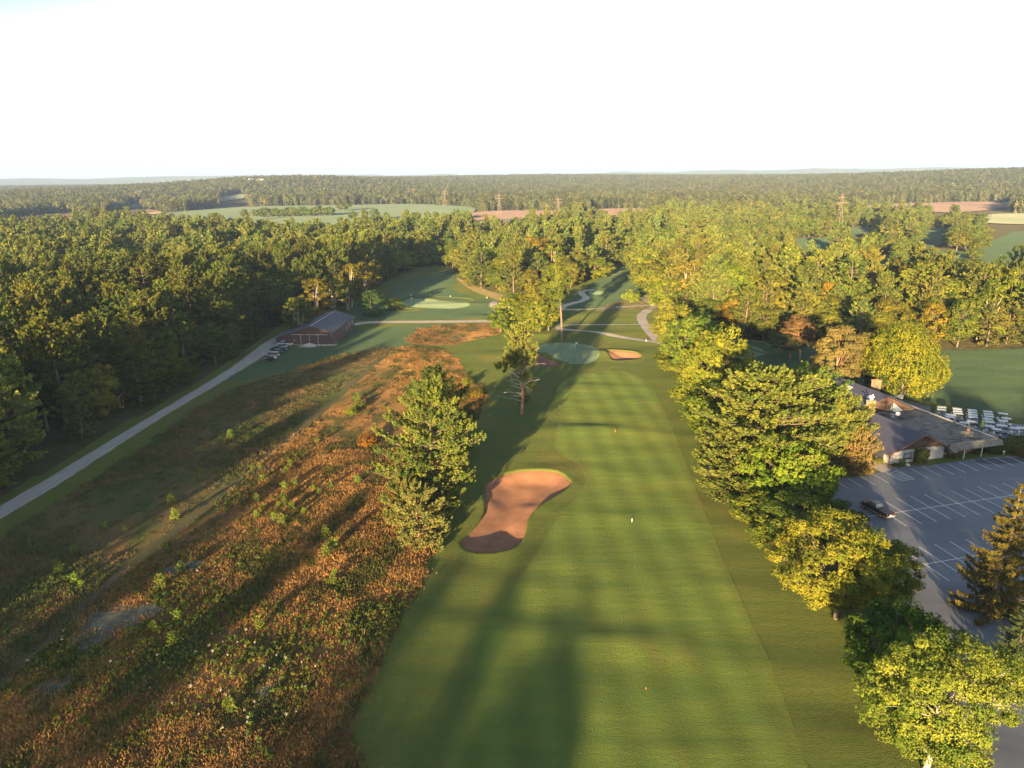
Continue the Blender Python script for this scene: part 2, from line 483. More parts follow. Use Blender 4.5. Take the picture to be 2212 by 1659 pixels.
c = n.mix(n.math('MULTIPLY', n.step(n.noise(n.pos(), 2.0, 4), .55, .7), .4), c, (.24, .21, .16))
M['path'] = n.surf(c, .9, spec=.15)
n = NT('asphalt')
c = n.ramp(n.noise(n.pos(), .06, 5, .6), [(.35, (.098, .108, .125)), (.65, (.138, .148, .165))])
c = n.mix(n.math('MULTIPLY', n.step(n.noise(n.pos(1, 1), .7, 6, .7), .55, .72), .3), c, (.085, .088, .095))
c = n.mix(n.math('MULTIPLY', n.step(n.noise(n.pos(.25, 1, 1, -.25), .35, 4, .6), .52, .7), .35), c, (.185, .188, .19))
vo = n.n('ShaderNodeTexVoronoi'); vo.feature = 'DISTANCE_TO_EDGE'; vo.inputs['Scale'].default_value = .11
n.l(n.pos(), vo.inputs['Vector'])
c = n.mix(n.math('MULTIPLY', n.math('LESS_THAN', vo.outputs[0], .0015), .3), c, (.05, .05, .055))
M['asphalt'] = n.surf(c, .85, n.bump(n.noise(n.pos(), 9, 3, .8), .3, .02), spec=.25)
M['asphalt_new'] = plain('asphalt_patch', (.05, .052, .058), .8)
M['paint'] = plain('road_paint', (.62, .62, .60), .7, var=.25, sc_=1.5)
def farfield(name, a, b):
    n = NT(name)
    return n.surf(n.ramp(n.noise(n.pos(1, .25), .012, 4), [(.35, a), (.65, b)]), .95, spec=.05)
M['crop'] = farfield('crop_field', (.060, .085, .052), (.075, .098, .060))
M['tan'] = farfield('stubble_field', (.20, .13, .085), (.23, .15, .095))
M['pink'] = farfield('tilled_field', (.108, .075, .058), (.13, .09, .068))
M['mistfield'] = farfield('hay_field', (.11, .13, .085), (.14, .15, .10))
# distant ground below the canopy: dark forest floor, turning to canopy green far out
n = NT('ground')
g = n.n('ShaderNodeNewGeometry'); ln = n.n('ShaderNodeVectorMath'); ln.operation = 'LENGTH'; n.l(g.outputs['Position'], ln.inputs[0])
canopy = n.mix(n.step(n.noise(n.pos(.5, 1), .02, 8, .75), .40, .62), (.030, .045, .016), (.085, .095, .028))
floor = n.mix(n.noise(n.pos(), .3, 4), (.035, .034, .016), (.065, .055, .024))
c = n.mix(n.step(ln.outputs['Value'], 2500, 4500), floor, canopy)
M['ground'] = n.surf(c, .95, n.bump(n.noise(n.pos(), .05, 6, .7), .6, 3.0), spec=.03)

# ------------------------------------------------------------------ clearings (pixel outlines of the photograph -> ground)
def Gs(pts, k=5): return spline(G(pts), k)
# big open area of the two fairways, the field and the lot
OPEN = G([(-900, 1659), (0, 1075), (123, 1006), (333, 880), (500, 775), (600, 708), (690, 672), (760, 655), (815, 618), (850, 598), (905, 576), (960, 572), (992, 592),
          (1010, 612), (1060, 630), (1150, 634), (1240, 622), (1262, 606), (1300, 584), (1330, 568), (1358, 572), (1385, 605), (1420, 640), (1470, 690), (1560, 725), (1620, 733), (1700, 742),
          (1800, 750), (1950, 755), (2060, 760), (2212, 752), (2500, 758), (4000, 900), (4500, 2400)]) + [(160, 20), (160, -160), (-60, -160), (-98, -160)]
# ------------------------------------------------------------------ bunker outlines
B_MAIN = Gs([(1054, 1038), (1104, 1019), (1154, 1015), (1204, 1019), (1231, 1035), (1234, 1046), (1217, 1060), (1181, 1081), (1157, 1101), (1141, 1121), (1137, 1145),
             (1124, 1171), (1098, 1186), (1055, 1195), (1015, 1191), (996, 1178), (1003, 1160), (1030, 1130), (1047, 1100), (1047, 1068)], 4)
B_RIGHT = Gs([(1307, 759), (1330, 757), (1372, 762), (1386, 770), (1372, 776), (1328, 778), (1317, 770)], 5)
B_LEFT = Gs([(1140, 775), (1163, 769), (1175, 771), (1198, 779), (1217, 785), (1206, 790), (1172, 792), (1145, 786)], 5)
B_FAR = Gs([(928, 644), (950, 642), (1000, 645), (1022, 648), (1012, 650), (960, 650)], 4)
B_FAR2 = Gs([(818, 646), (850, 643), (868, 648), (850, 655), (822, 652)], 4)
B_FAR3 = Gs([(858, 663), (880, 668), (905, 668), (880, 672), (862, 670)], 4)
B_EAST = Gs([(1608, 737), (1640, 741), (1668, 750), (1668, 758), (1650, 761), (1625, 752)], 4)
BUNK = [(B_MAIN, .9, 'sand'), (B_RIGHT, .9, 'sand'), (B_LEFT, .8, 'sand_dark'), (B_FAR, .6, 'sand'), (B_FAR2, .4, 'sand_dark'), (B_FAR3, .4, 'sand_dark'), (B_EAST, .5, 'sand_dark')]

# ------------------------------------------------------------------ ground sheet
def axis(lo, hi, step, end_lo, end_hi, g=1.085):
    a = list(np.arange(lo, hi + .01, step)); s = step; x = hi
    while x < end_hi: s *= g; x += s; a.append(x)
    s = step; x = lo; pre = []
    while x > end_lo: s *= g; x -= s; pre.append(x)
    return np.array(pre[::-1] + a)
gx = axis(-120, 170, 1.5, -16000, 16000); gy = axis(30, 330, 1.5, -2500, 16000, 1.05)
X, Y = np.meshgrid(gx, gy); P = np.stack([X.ravel(), Y.ravel()], 1)
Z = T(P[:, 0], P[:, 1])
for Q, dp, mt in BUNK:
    Qa = np.array(Q); lo, hi = Qa.min(0) - 3, Qa.max(0) + 3
    s = np.where((P[:, 0] > lo[0]) & (P[:, 0] < hi[0]) & (P[:, 1] > lo[1]) & (P[:, 1] < hi[1]))[0]
    d, ins = dist_poly(P[s], Q); Z[s[ins | (d < .4)]] -= 2.2
ny, nx = X.shape; I = np.arange(nx * ny).reshape(ny, nx)
Fq = np.stack([I[:-1, :-1], I[:-1, 1:], I[1:, 1:], I[1:, :-1]], -1).reshape(-1, 4)
cx = P[Fq].mean(1)
near = (np.abs(cx[:, 0]) < 420) & (cx[:, 1] > -160) & (cx[:, 1] < 620)
mi = np.zeros(len(Fq), int)
sub = np.where(near)[0]
mi[sub] = inside(cx[sub], OPEN).astype(int)
ground = link('ground', mesh_np('ground', np.column_stack([P, Z]), Fq, [M['ground'], M['rough']], smooth=True, mi=mi))
ground['kind'] = 'structure'

# bunkers: grass collar with a lip, and a sunk floor of sand
for bi, (Q, dp, mt) in enumerate(BUNK):
    Q = dens(Q, .8)
    n_ = len(Q); A = np.array(Q)
    area = sum(A[i][0] * A[(i + 1) % n_][1] - A[(i + 1) % n_][0] * A[i][1] for i in range(n_))
    if area < 0: A = A[::-1]
    tg = np.roll(A, -2, 0) - np.roll(A, 2, 0); tg /= np.linalg.norm(tg, axis=1)[:, None] + 1e-9
    nm = np.column_stack([tg[:, 1], -tg[:, 0]])
    rr = np.random.RandomState(bi)
    wob = np.convolve(rr.uniform(-.16, .16, n_ + 4), np.ones(5) / 5, 'valid')[:, None]
    rows = [(3.2, .022), (2.0, .05), (.7, .13), (.12, .20), (-.05, .10), (-.12, -.5)]
    V = []
    for off, h in rows:
        q = A + nm * (off + (wob if off < 1 else 0)); V.append(np.column_stack([q, T(q[:, 0], q[:, 1]) + h]))
    V = np.concatenate(V); k = np.arange(n_)
    Fc = np.concatenate([np.stack([r * n_ + k, r * n_ + (k + 1) % n_, (r + 1) * n_ + (k + 1) % n_, (r + 1) * n_ + k], 1) for r in range(len(rows) - 1)])
    o = link('bunker_lip', mesh_np('bunker_lip', V, Fc, M['rough'], smooth=False)); o['kind'] = 'structure'
    def zf(Pp, Q=A, dp=dp):
        d, i_ = dist_poly(Pp, Q); return T(Pp[:, 0], Pp[:, 1]) - .18 - dp * smooth(0, 5, d) + .05 * np.sin(Pp[:, 0] * .9) * np.sin(Pp[:, 1] * .7)
    sheet('bunker_sand', [tuple(a) for a in A], 0, M[mt], .8, zf=zf)

# ------------------------------------------------------------------ mown and unmown areas
FAIR = Gs([(1005, 1720), (1005, 1500), (1020, 1380), (1075, 1290), (1150, 1210), (1195, 1130), (1240, 1075), (1264, 1040), (1247, 1004), (1204, 978), (1199, 951), (1211, 898), (1199, 858),
           (1215, 825), (1271, 803), (1330, 799), (1364, 806), (1407, 834), (1444, 908), (1467, 961), (1500, 1050), (1555, 1192), (1608, 1308), (1675, 1452), (1741, 1642), (1775, 1740)], 5)
sheet('fairway', FAIR, .045, M['fairway'], edge=True)
sheet('putting_green', Gs([(1152, 752), (1180, 744), (1230, 742), (1275, 746), (1293, 757), (1294, 770), (1280, 781), (1255, 785), (1220, 783), (1190, 772), (1160, 765)]), .055, M['green'], 1.5)
sheet('putting_green', Gs([(861, 657), (880, 649), (920, 648), (970, 652), (1010, 658), (1011, 663), (980, 667), (930, 667), (890, 664)]), .055, M['green'], 2)
sheet('putting_green', Gs([(1540, 735), (1590, 742), (1640, 752), (1652, 764), (1628, 772), (1590, 776), (1550, 770)]), .05, M['green'], 2)
sheet('tee_box', Gs([(1270, 630), (1290, 627), (1304, 630), (1300, 635), (1280, 636)]), .06, M['green'], 2)
# far fairway with the pale green, and the hole on the other side
sheet('far_fairway', Gs([(845, 640), (850, 620), (880, 606), (940, 590), (975, 585), (985, 605), (978, 625), (1000, 640), (960, 640), (900, 645)]), .045, M['lawn'], 2.5)
sheet('far_fairway', Gs([(1225, 660), (1260, 625), (1310, 590), (1335, 572), (1354, 576), (1370, 610), (1395, 640), (1340, 650), (1290, 662)]), .045, M['lawn'], 2.5)
sheet('lawn', G([(1600, 905), (1560, 850), (1545, 780), (1530, 726), (1620, 734), (1800, 751), (2000, 758), (2212, 753), (2400, 756), (2500, 905), (2300, 925), (2080, 880), (1800, 838), (1750, 830)]), .03, M['lawn'], 2)
sheet('lawn', G([(480, 818), (560, 780), (600, 750), (720, 748), (764, 714), (900, 700), (1000, 697), (960, 715), (880, 745), (840, 752), (700, 772), (620, 802), (520, 822)]), .03, M['lawn'], 1.6)
sheet('lawn', G([(770, 655), (850, 640), (1000, 634), (1068, 650), (1062, 690), (770, 692), (740, 672)]), .015, M['lawn'], 2.5)
# meadow: two parts and an island, parted by a mown track
MEAD_L = Gs([(-700, 1659), (0, 1160), (140, 1075), (300, 975), (430, 885), (530, 830), (620, 805), (700, 776), (800, 756), (842, 753), (800, 790), (700, 872), (560, 985), (420, 1110),
             (280, 1215), (150, 1330), (0, 1470), (-300, 1750)], 4)
MEAD_R = Gs([(862, 752), (900, 751), (945, 757), (985, 775), (1003, 800), (1040, 840), (1045, 870), (1015, 930), (1010, 985), (985, 1060), (955, 1120), (925, 1190), (900, 1270), (855, 1370),
             (805, 1480), (745, 1600), (705, 1700), (-250, 1780), (20, 1470), (170, 1335), (300, 1225), (440, 1112), (580, 990), (715, 877), (815, 790)], 4)
MEAD_I = Gs([(875, 735), (900, 712), (950, 702), (1010, 698), (1075, 700), (1078, 722), (1010, 738), (965, 746), (910, 744)], 4)
MEAD_C = Gs([(985, 600), (1040, 622), (1100, 640), (1180, 648), (1160, 662), (1100, 655), (1050, 640), (1010, 622)], 4)
MEAD_F = Gs([(1290, 672), (1320, 655), (1370, 645), (1392, 655), (1390, 668), (1340, 672)], 4)
sheet('meadow', MEAD_L, .03, M['meadow'], 1.8)
sheet('meadow', MEAD_R, .03, M['meadow'], 1.8)
sheet('meadow', MEAD_I, .03, M['meadow'], 2)
n = NT('dry_grass')
M['dry'] = n.surf(n.ramp(n.noise(n.pos(), .25, 5, .65), [(.35, (.085, .080, .035)), (.65, (.155, .115, .052))]), .95, n.bump(n.noise(n.pos(), 2, 4), .8, .2), spec=.05)
n = NT('reed_bed')
M['reed'] = n.surf(n.ramp(n.noise(n.pos(), .25, 5, .65), [(.35, (.055, .060, .028)), (.65, (.12, .095, .045))]), .95, n.bump(n.noise(n.pos(), 2, 4), .8, .3), spec=.05)
sheet('meadow', MEAD_C, .03, M['dry'], 3)
sheet('reed_bed', MEAD_F, .07, M['reed'], 3)
TRK = [(852, 752), (808, 790), (707, 875), (570, 988), (430, 1111), (290, 1220), (160, 1333), (10, 1470), (-180, 1640)]
sheet('mown_track', dens(strip(spline(G(TRK), 5, False), [1.9] * 41), 1.6, .12), .055, M['track'], 1.5)
BARE = [Gs(b, 4) for b in [[(150, 1395), (185, 1335), (270, 1302), (345, 1312), (335, 1340), (255, 1368), (200, 1402)], [(30, 1530), (85, 1478), (150, 1462), (130, 1495), (60, 1538)],
        [(545, 1012), (590, 1002), (612, 1010), (565, 1022)], [(535, 1058), (560, 1050), (575, 1056), (550, 1064)], [(350, 1235), (420, 1215), (440, 1225), (380, 1248)], [(545, 1500), (580, 1475), (600, 1480), (570, 1510)]]]
n = NT('bare_soil')
M['bare'] = n.surf(n.ramp(n.noise(n.pos(), .9, 5, .7), [(.35, (.055, .056, .040)), (.65, (.105, .115, .088))]), .95, n.bump(n.noise(n.pos(), 2, 4), .6, .08), spec=.05)
for Q in BARE: sheet('bare_patch', dens(Q, .9, .35), .07, M['bare'], 1.2)
# gravel road and the apron beside the barn
rl = [(-500, 1355), (0, 1093), (123, 1024), (333, 898), (500, 791), (567, 744), (603, 724), (640, 703), (690, 678)]
rrt = [(740, 676), (722, 690), (700, 704), (640, 745), (603, 747), (580, 761), (500, 811), (360, 898), (133, 1044), (0, 1121), (-500, 1400)]
sheet('gravel_road', dens(G(rl + rrt), 1.6, .12), .05, M['gravel'], 1.6)
sheet('dirt_apron', dens(G([(606, 722), (645, 700), (700, 674), (716, 672), (712, 685), (700, 700), (640, 730), (606, 745)]), 1.5, .2), .075, M['dirt'], 1.6)
# cart paths
def path(pts, wd, off=.06, mat='path'):
    C = spline(G(pts), 6, False)
    sheet('cart_path', dens(strip(C, wd), 1.3, .08), off, M[mat], 1.4)
path([(762, 702), (800, 697), (900, 695), (1000, 694), (1068, 694), (1120, 700)], 4.2)
path([(1204, 712), (1240, 716), (1300, 723), (1360, 731), (1418, 738), (1440, 742)], 3.2)
path([(1212, 715), (1205, 711), (1212, 706), (1240, 703), (1300, 703), (1360, 702), (1392, 701)], 1.8, .075)
path([(1432, 741), (1420, 733), (1402, 715), (1388, 695), (1386, 684), (1400, 672), (1414, 664), (1404, 654), (1393, 646), (1396, 640), (1408, 636)], 4.0, .09)
path([(1212, 668), (1260, 668), (1300, 666), (1360, 663), (1408, 661)], 2.2, .075)
path([(1212, 668), (1216, 661), (1236, 655), (1256, 650), (1266, 643), (1256, 634), (1262, 628), (1284, 626)], 3.6, .09)
path([(1072, 652), (1066, 658), (1070, 668), (1085, 676), (1120, 680), (1200, 680)], 3.4, .1)
path([(1540, 733), (1600, 735), (1640, 739), (1680, 753)], 1.5, .08)
# parking lot, drive and cart yard
LOT = G([(1815, 1035), (1880, 1026), (1900, 1020), (1932, 1010), (2010, 1005), (2070, 996), (2130, 989), (2212, 985), (2500, 965), (2700, 1250), (2400, 1400), (2212, 1500), (2240, 1659), (2260, 1760),
         (2085, 1760), (2072, 1640), (2050, 1560), (2010, 1400), (1965, 1320), (1940, 1290), (1925, 1255), (1880, 1180), (1820, 1110), (1790, 1070)])
sheet('parking_lot', dens(LOT, 2), .05, M['asphalt'], 2.5)
YARD = G([(1890, 862), (1930, 868), (2020, 893), (2110, 905), (2212, 918), (2400, 935), (2400, 985), (2212, 950), (2160, 948), (2120, 935), (2060, 915), (1980, 890), (1890, 872)])
sheet('cart_yard', dens(YARD, 2), .05, M['asphalt'], 2.5)
sheet('cart_yard', dens(G([(1770, 846), (1830, 838), (1900, 850), (2010, 880), (2010, 890), (1920, 872), (1840, 856), (1790, 858)]), 2), .06, M['asphalt'], 2.5)
sheet('asphalt_patch', G([(2090, 999), (2120, 992), (2180, 989), (2212, 988), (2300, 984), (2300, 994), (2212, 1000), (2150, 1004)]), .056, M['asphalt_new'], 3)
sheet('footpath', dens(G([(1850, 985), (1872, 985), (1890, 994), (1912, 1007), (1928, 1016), (1905, 1021), (1880, 1008), (1860, 996)]), 1), .06, M['path'], 1.5)
sheet('flower_bed', dens(G([(1874, 985), (1890, 982), (1918, 1004), (1935, 1006), (1948, 1006), (1938, 1013), (1926, 1014), (1905, 1003)]), 1, .1), .07, M['dirt'], 1.2)
# painted lines
def c5(x, y): return at((3100 + x / 2.765) * .576, (1680 + y / 2.765) * .576)
mk = MB()
def line(a, b, wd=.11, z=.058):
    dx, dy = b[0] - a[0], b[1] - a[1]; l = math.hypot(dx, dy); nx_, ny_ = -dy / l * wd / 2, dx / l * wd / 2
    k = max(1, int(l / 3))
    for i in range(k):
        p = [(a[0] + dx * t, a[1] + dy * t) for t in (i / k, (i + 1) / k)]
        q = [(p[0][0] - nx_, p[0][1] - ny_), (p[1][0] - nx_, p[1][1] - ny_), (p[1][0] + nx_, p[1][1] + ny_), (p[0][0] + nx_, p[0][1] + ny_)]
        mk.add([(x, y, float(T(x, y)) + z) for x, y in q], [(0, 1, 2, 3)])
U = Vector((.965, .262)); D = Vector((.205, -.979))
a0 = Vector((67.6, 118.5)); st = Vector((2.965, .79))
for i in range(-1, 17):
    a = a0 + st * i; line(a, a + D * 9.5)
line(a0 + D * 4.75 - st * 3, a0 + D * 4.75 + st * 17)
b0 = Vector((61.8, 100.7)); 
for i in range(0, 16):
    a = b0 + st * i; line(a, a + D * 9.3)
line(b0 + D * 4.6, b0 + D * 4.6 + st * 15)
e0 = Vector((80.4, 133.1))
for i in range(0, 14):
    a = e0 + st * i; line(a, a + D * 4.9)
for i in (-3, -4, -5, -6):
    a = e0 + st * i + D * .4; line(a, a + D * 4.6, .09)
hx = [c5(605, 250), c5(770, 345), c5(910, 323), c5(725, 230)]
line(hx[0], hx[1]); line(hx[1], hx[2]); line(hx[2], hx[3])
for k in range(1, 7):
    t = k / 7
    pa = [hx[0][i] + (hx[1][i] - hx[0][i]) * (.15 + .85 * t) for i in (0, 1)]; pb = [hx[3][i] + (hx[2][i] - hx[3][i]) * (t if k > 1 else .05) for i in (0, 1)]
    line(pa, pb, .1, .061)
o = mk.build('parking_lines', M['paint']); o['kind'] = 'structure'

# ------------------------------------------------------------------ distant fields
FIELDS = [
    ([(318, 468), (350, 461), (383, 458.5), (477, 451), (617, 447), (737, 445.5), (877, 443), (970, 445.5), (1024, 451), (1016, 464), (960, 481), (740, 487), (540, 484), (330, 477)], 'crop'),
    ([(16, 474), (60, 466), (120, 461), (162, 460.5), (168, 466), (120, 478), (20, 482)], 'tan'),
    ([(222, 464), (250, 457), (300, 453), (342, 456), (342, 462), (250, 470)], 'tan'),
    ([(275, 448), (300, 444), (310, 448), (285, 451)], 'crop'),
    ([(476, 437), (525, 434), (530, 437), (480, 441)], 'mistfield'),
    ([(1016, 462), (1090, 457), (1200, 457.5), (1212, 463), (1140, 474), (1030, 477)], 'pink'),
    ([(1268, 460), (1290, 454), (1360, 452), (1393, 453.5), (1390, 462), (1300, 468)], 'pink'),
    ([(1860, 448), (1900, 444), (1990, 441), (2000, 446), (1880, 452)], 'pink'),
    ([(2000, 446), (2020, 441), (2118, 440), (2180, 441), (2176, 448), (2112, 458), (2020, 460)], 'pink'),
    ([(2130, 470), (2160, 464), (2300, 464), (2300, 484), (2135, 484)], 'mistfield'),
    ([(1040, 480), (1090, 476), (1110, 482), (1050, 486)], 'mistfield'),
]
FPOLY = []
for pts, mt in FIELDS:
    Q = Gs(pts, 4)
    FPOLY.append(Q)
    lo, hi = np.array(Q).min(0), np.array(Q).max(0)
    sheet('field', Q, 1.2, M[mt], max(12, (hi - lo).max() / 60))
# clearings inside the right-hand woods (golf holes seen between the trees)
CLEAR = [G(q) for q in [
    [(1700, 545), (1712, 515), (1785, 513), (1805, 540), (1740, 552)],
    [(1850, 590), (1872, 560), (1920, 545), (1935, 575), (1900, 600)],
    [(1980, 520), (2010, 492), (2060, 492), (2050, 520), (2010, 535)],
    [(2105, 590), (2120, 530), (2190, 500), (2400, 500), (2400, 590), (2190, 600)],
    [(1950, 560), (2010, 540), (2100, 545), (2070, 570), (1990, 575)],
    [(1590, 545), (1605, 525), (1640, 520), (1640, 545)],
    [(1790, 500), (1860, 488), (1900, 495), (1830, 512)],
]]
for Q in CLEAR: sheet('clearing', Q, .1, M['lawn'], 5)

# ================================================================== trees
def unit(a): return a / (np.linalg.norm(a, axis=-1, keepdims=True) + 1e-9)
def leafquads(p, nrm, tan, ln, wd):
    """kite-shaped faces: centre p, normal, tangent, length, width"""
    t = unit(tan - nrm * (tan * nrm).sum(1, keepdims=True)); b = np.cross(nrm, t)
    ln = ln[:, None]; wd = wd[:, None]
    V = np.stack([p - t * ln * .5, p + b * wd * .5, p + t * ln * .5, p - b * wd * .5], 1).reshape(-1, 3)
    Fc = np.arange(len(V), dtype=np.int32).reshape(-1, 4)
    return V, Fc
def tubes(segs, n=5):
    """segs: list of (points (k,3), radii (k))"""
    mb = MB()
    for pts, rad in segs: mb.tube(pts, list(rad), n, cap=False)
    return mb
def curve(a, b, sag, r, k=5, wob=.0, rs=None):
    a = np.array(a, float); b = np.array(b, float); t = np.linspace(0, 1, k)[:, None]
    p = a + (b - a) * t; p[:, 2] += sag * (4 * t * (1 - t))[:, 0]
    if wob and rs is not None: p[1:-1] += rs.normal(0, wob, (k - 2, 3))
    return p, np.linspace(r, r * .3, k)

def pine(seed, h=20., Rm=5.0, base=.18, n_whorl=22, n_br=5, leaf=.42, wl=.14, dens_=1.0, irregular=.35, up=.55, plume=1.2, prof='pine', tuftn=8, open_=0.0):
    rs = np.random.RandomState(seed)
    lean = rs.normal(0, .02, 2)
    def axis_(z): return np.array([lean[0] * z + .12 * math.sin(z * .35 + seed), lean[1] * z + .12 * math.cos(z * .3 + seed), z])
    zt = np.linspace(0, h * .97, 9)
    r0 = .016 * h + .06
    segs = [(np.array([axis_(z) for z in zt]), [max(.04, r0 * (1 - z / h) ** .8) for z in zt])]
    P_, A_, Tn = [], [], []
    az0 = rs.uniform(0, 6.28)
    skew = rs.uniform(0, 6.28)
    for i in range(n_whorl):
        f = (i + rs.uniform(-.3, .3)) / (n_whorl - 1); f = min(max(f, 0), .995)
        z0 = h * (base + (1 - base) * f * .97)
        if prof == 'pine': pr = (1 - f) ** .48 * (.66 + .5 * min(1, f * 2.4)) + .05
        elif prof == 'cone': pr = (1 - f) ** .95 + .04
        else: pr = math.sqrt(max(0, 1 - (2 * f - .9) ** 2 * .8)) * .95
        for j in range(n_br):
            az = az0 + i * 2.399 + j * 6.283 / n_br + rs.normal(0, .25)
            if rs.rand() < open_: continue
            L = Rm * pr * (1 + rs.uniform(-irregular, irregular * .75)) * (1 + .14 * math.cos(az - skew))
            if L < .3: L = .3
            el = (.02 + up * f + rs.normal(0, .08))
            d = np.array([math.cos(az) * math.cos(el), math.sin(az) * math.cos(el), math.sin(el)])
            a = axis_(z0); b = a + d * L; b[2] += .10 * L
            pts, rad = curve(a, b, -.05 * L, .012 * L + .02, 4, .0)
            if L > 1.0: segs.append((pts, rad))
            side = np.array([-math.sin(az), math.cos(az), 0])
            m = max(2, int(L / .42 * dens_))
            t = rs.uniform(.30, 1.02, m) if L > 1.5 else rs.uniform(.1, 1.0, m)
            lat = rs.uniform(-1, 1, m) * (.12 + .34 * L * (1.08 - t)) * .85
            q = a + (b - a) * t[:, None] + side * lat[:, None]; q[:, 2] += rs.normal(.15, .2, m) - .05 * np.abs(lat) 
            ax = unit(d * .8 + side * (np.sign(lat) * .5)[:, None] + np.array([0, 0, .55 + .5 * f]) + rs.normal(0, .22, (m, 3)))
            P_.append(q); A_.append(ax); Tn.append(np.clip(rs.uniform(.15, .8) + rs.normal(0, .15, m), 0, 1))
    P_ = np.concatenate(P_); A_ = np.concatenate(A_); Tn = np.concatenate(Tn)
    n = len(P_) * tuftn
    P2 = np.repeat(P_, tuftn, 0); A2 = np.repeat(A_, tuftn, 0); T2 = np.repeat(Tn, tuftn)
    s = rs.uniform(0, 1, n)[:, None]
    rad = unit(np.cross(A2, rs.normal(0, 1, (n, 3))))
    pos = P2 + A2 * s * plume * .75 + rad * (.34 * (1.15 - s)) * plume * rs.uniform(.2, 1.2, (n, 1))
    tan = unit(A2 * .8 + rad * .7)
    nrm = unit(rad * .7 - A2 * .1 + rs.normal(0, .45, (n, 3)) + np.array([0, 0, .5]))
    V, Fc = leafquads(pos, nrm, tan, leaf * rs.uniform(.7, 1.3, n), wl * rs.uniform(.8, 1.3, n) * 2.2)
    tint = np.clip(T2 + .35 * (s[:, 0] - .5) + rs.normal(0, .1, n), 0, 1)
    return V, Fc, tint, segs

def broad(seed, h=16., Rm=5.5, base=.2, nc=70, nl=110, leaf=.42, wl=.34, flat=.75, lobes=.28, forks=6, cr=.24, fork_z=.28, droop=0.0, multi=1, thin=0.0):
    rs = np.random.RandomState(seed)
    zc = h * (base + 1) / 2; rz = h * (1 - base) / 2
    # uneven outline from a few big lobes
    ld = unit(rs.normal(0, 1, (9, 3))); lw = rs.uniform(-1, 1, 9)
    d = unit(rs.normal(0, 1, (nc * 3, 3)) + np.array([0, 0, .12]))
    amp = 1 + lobes * (np.exp(4 * (d @ ld.T - 1)) * lw).sum(1)
    r = rs.uniform(.35, 1.0, len(d)) ** .45 * amp
    c = np.column_stack([d[:, 0] * r * Rm, d[:, 1] * r * Rm, zc + d[:, 2] * r * rz * (1 + .0 * r)])
    c = c[c[:, 2] > h * base * .8]
    # spread the clumps
    keep = []
    mind = Rm * cr * .78
    for q in c:
        if len(keep) >= nc: break
        if all(np.sum((q - k) ** 2) > mind * mind for k in keep): keep.append(q)
    c = np.array(keep)
    if thin: c = c[rs.rand(len(c)) > thin]
    k = len(c)
    rc = Rm * cr * rs.uniform(.62, 1.25, k)
    # trunk and limbs
    segs = []
    r0 = .016 * h + .10
    roots = [(0, 0)] if multi == 1 else [(rs.uniform(-.5, .5), rs.uniform(-.5, .5)) for _ in range(multi)]
    for rx, ry in roots:
        tz = h * rs.uniform(.55, .72)
        segs.append(curve((rx, ry, -.3), (rx * 3 + rs.normal(0, .3), ry * 3 + rs.normal(0, .3), tz), 0, r0 / multi ** .8, 6, .06, rs))
    order = np.argsort(-np.linalg.norm(c - np.array([0, 0, zc]), axis=1))
    for q in c[order[:forks * 3]]:
        rx, ry = roots[rs.randint(len(roots))]
        z0 = h * rs.uniform(fork_z, .55); z0 = min(z0, q[2] - .5)
        segs.append(curve((rx * 1.6, ry * 1.6, z0), tuple(q), .03 * h, r0 * .2, 5, .12, rs))
    n = k * nl
    C = np.repeat(c, nl, 0); RC = np.repeat(rc, nl)[:, None]
    dd = unit(rs.normal(0, 1, (n, 3)))
    rr = rs.uniform(.25, 1, (n, 1)) ** .5
    off = dd * rr * RC * np.array([1, 1, flat * (1 + droop)])
    off += RC * .35 * np.sin(C[:, [1, 2, 0]] * 3 + dd * 5) * .5
    pos = C + off
    if droop:
        pos[:, 2] -= RC[:, 0] * .4 * droop * (dd[:, 2] < 0)
    out = unit((C - np.array([0, 0, zc])) / np.array([Rm, Rm, rz]))
    nrm = unit(dd * .8 + out * .55 + rs.normal(0, .5, (n, 3)) + np.array([0, 0, .35]))
    tan = rs.normal(0, 1, (n, 3)) + (np.array([0, 0, -2.5]) if droop else 0)
    V, Fc = leafquads(pos, nrm, tan, leaf * rs.uniform(.65, 1.35, n), wl * rs.uniform(.7, 1.3, n))
    tint = np.clip(np.repeat(rs.uniform(.1, .85, k), nl) + rs.normal(0, .17, n), 0, 1)
    return V, Fc, tint, segs

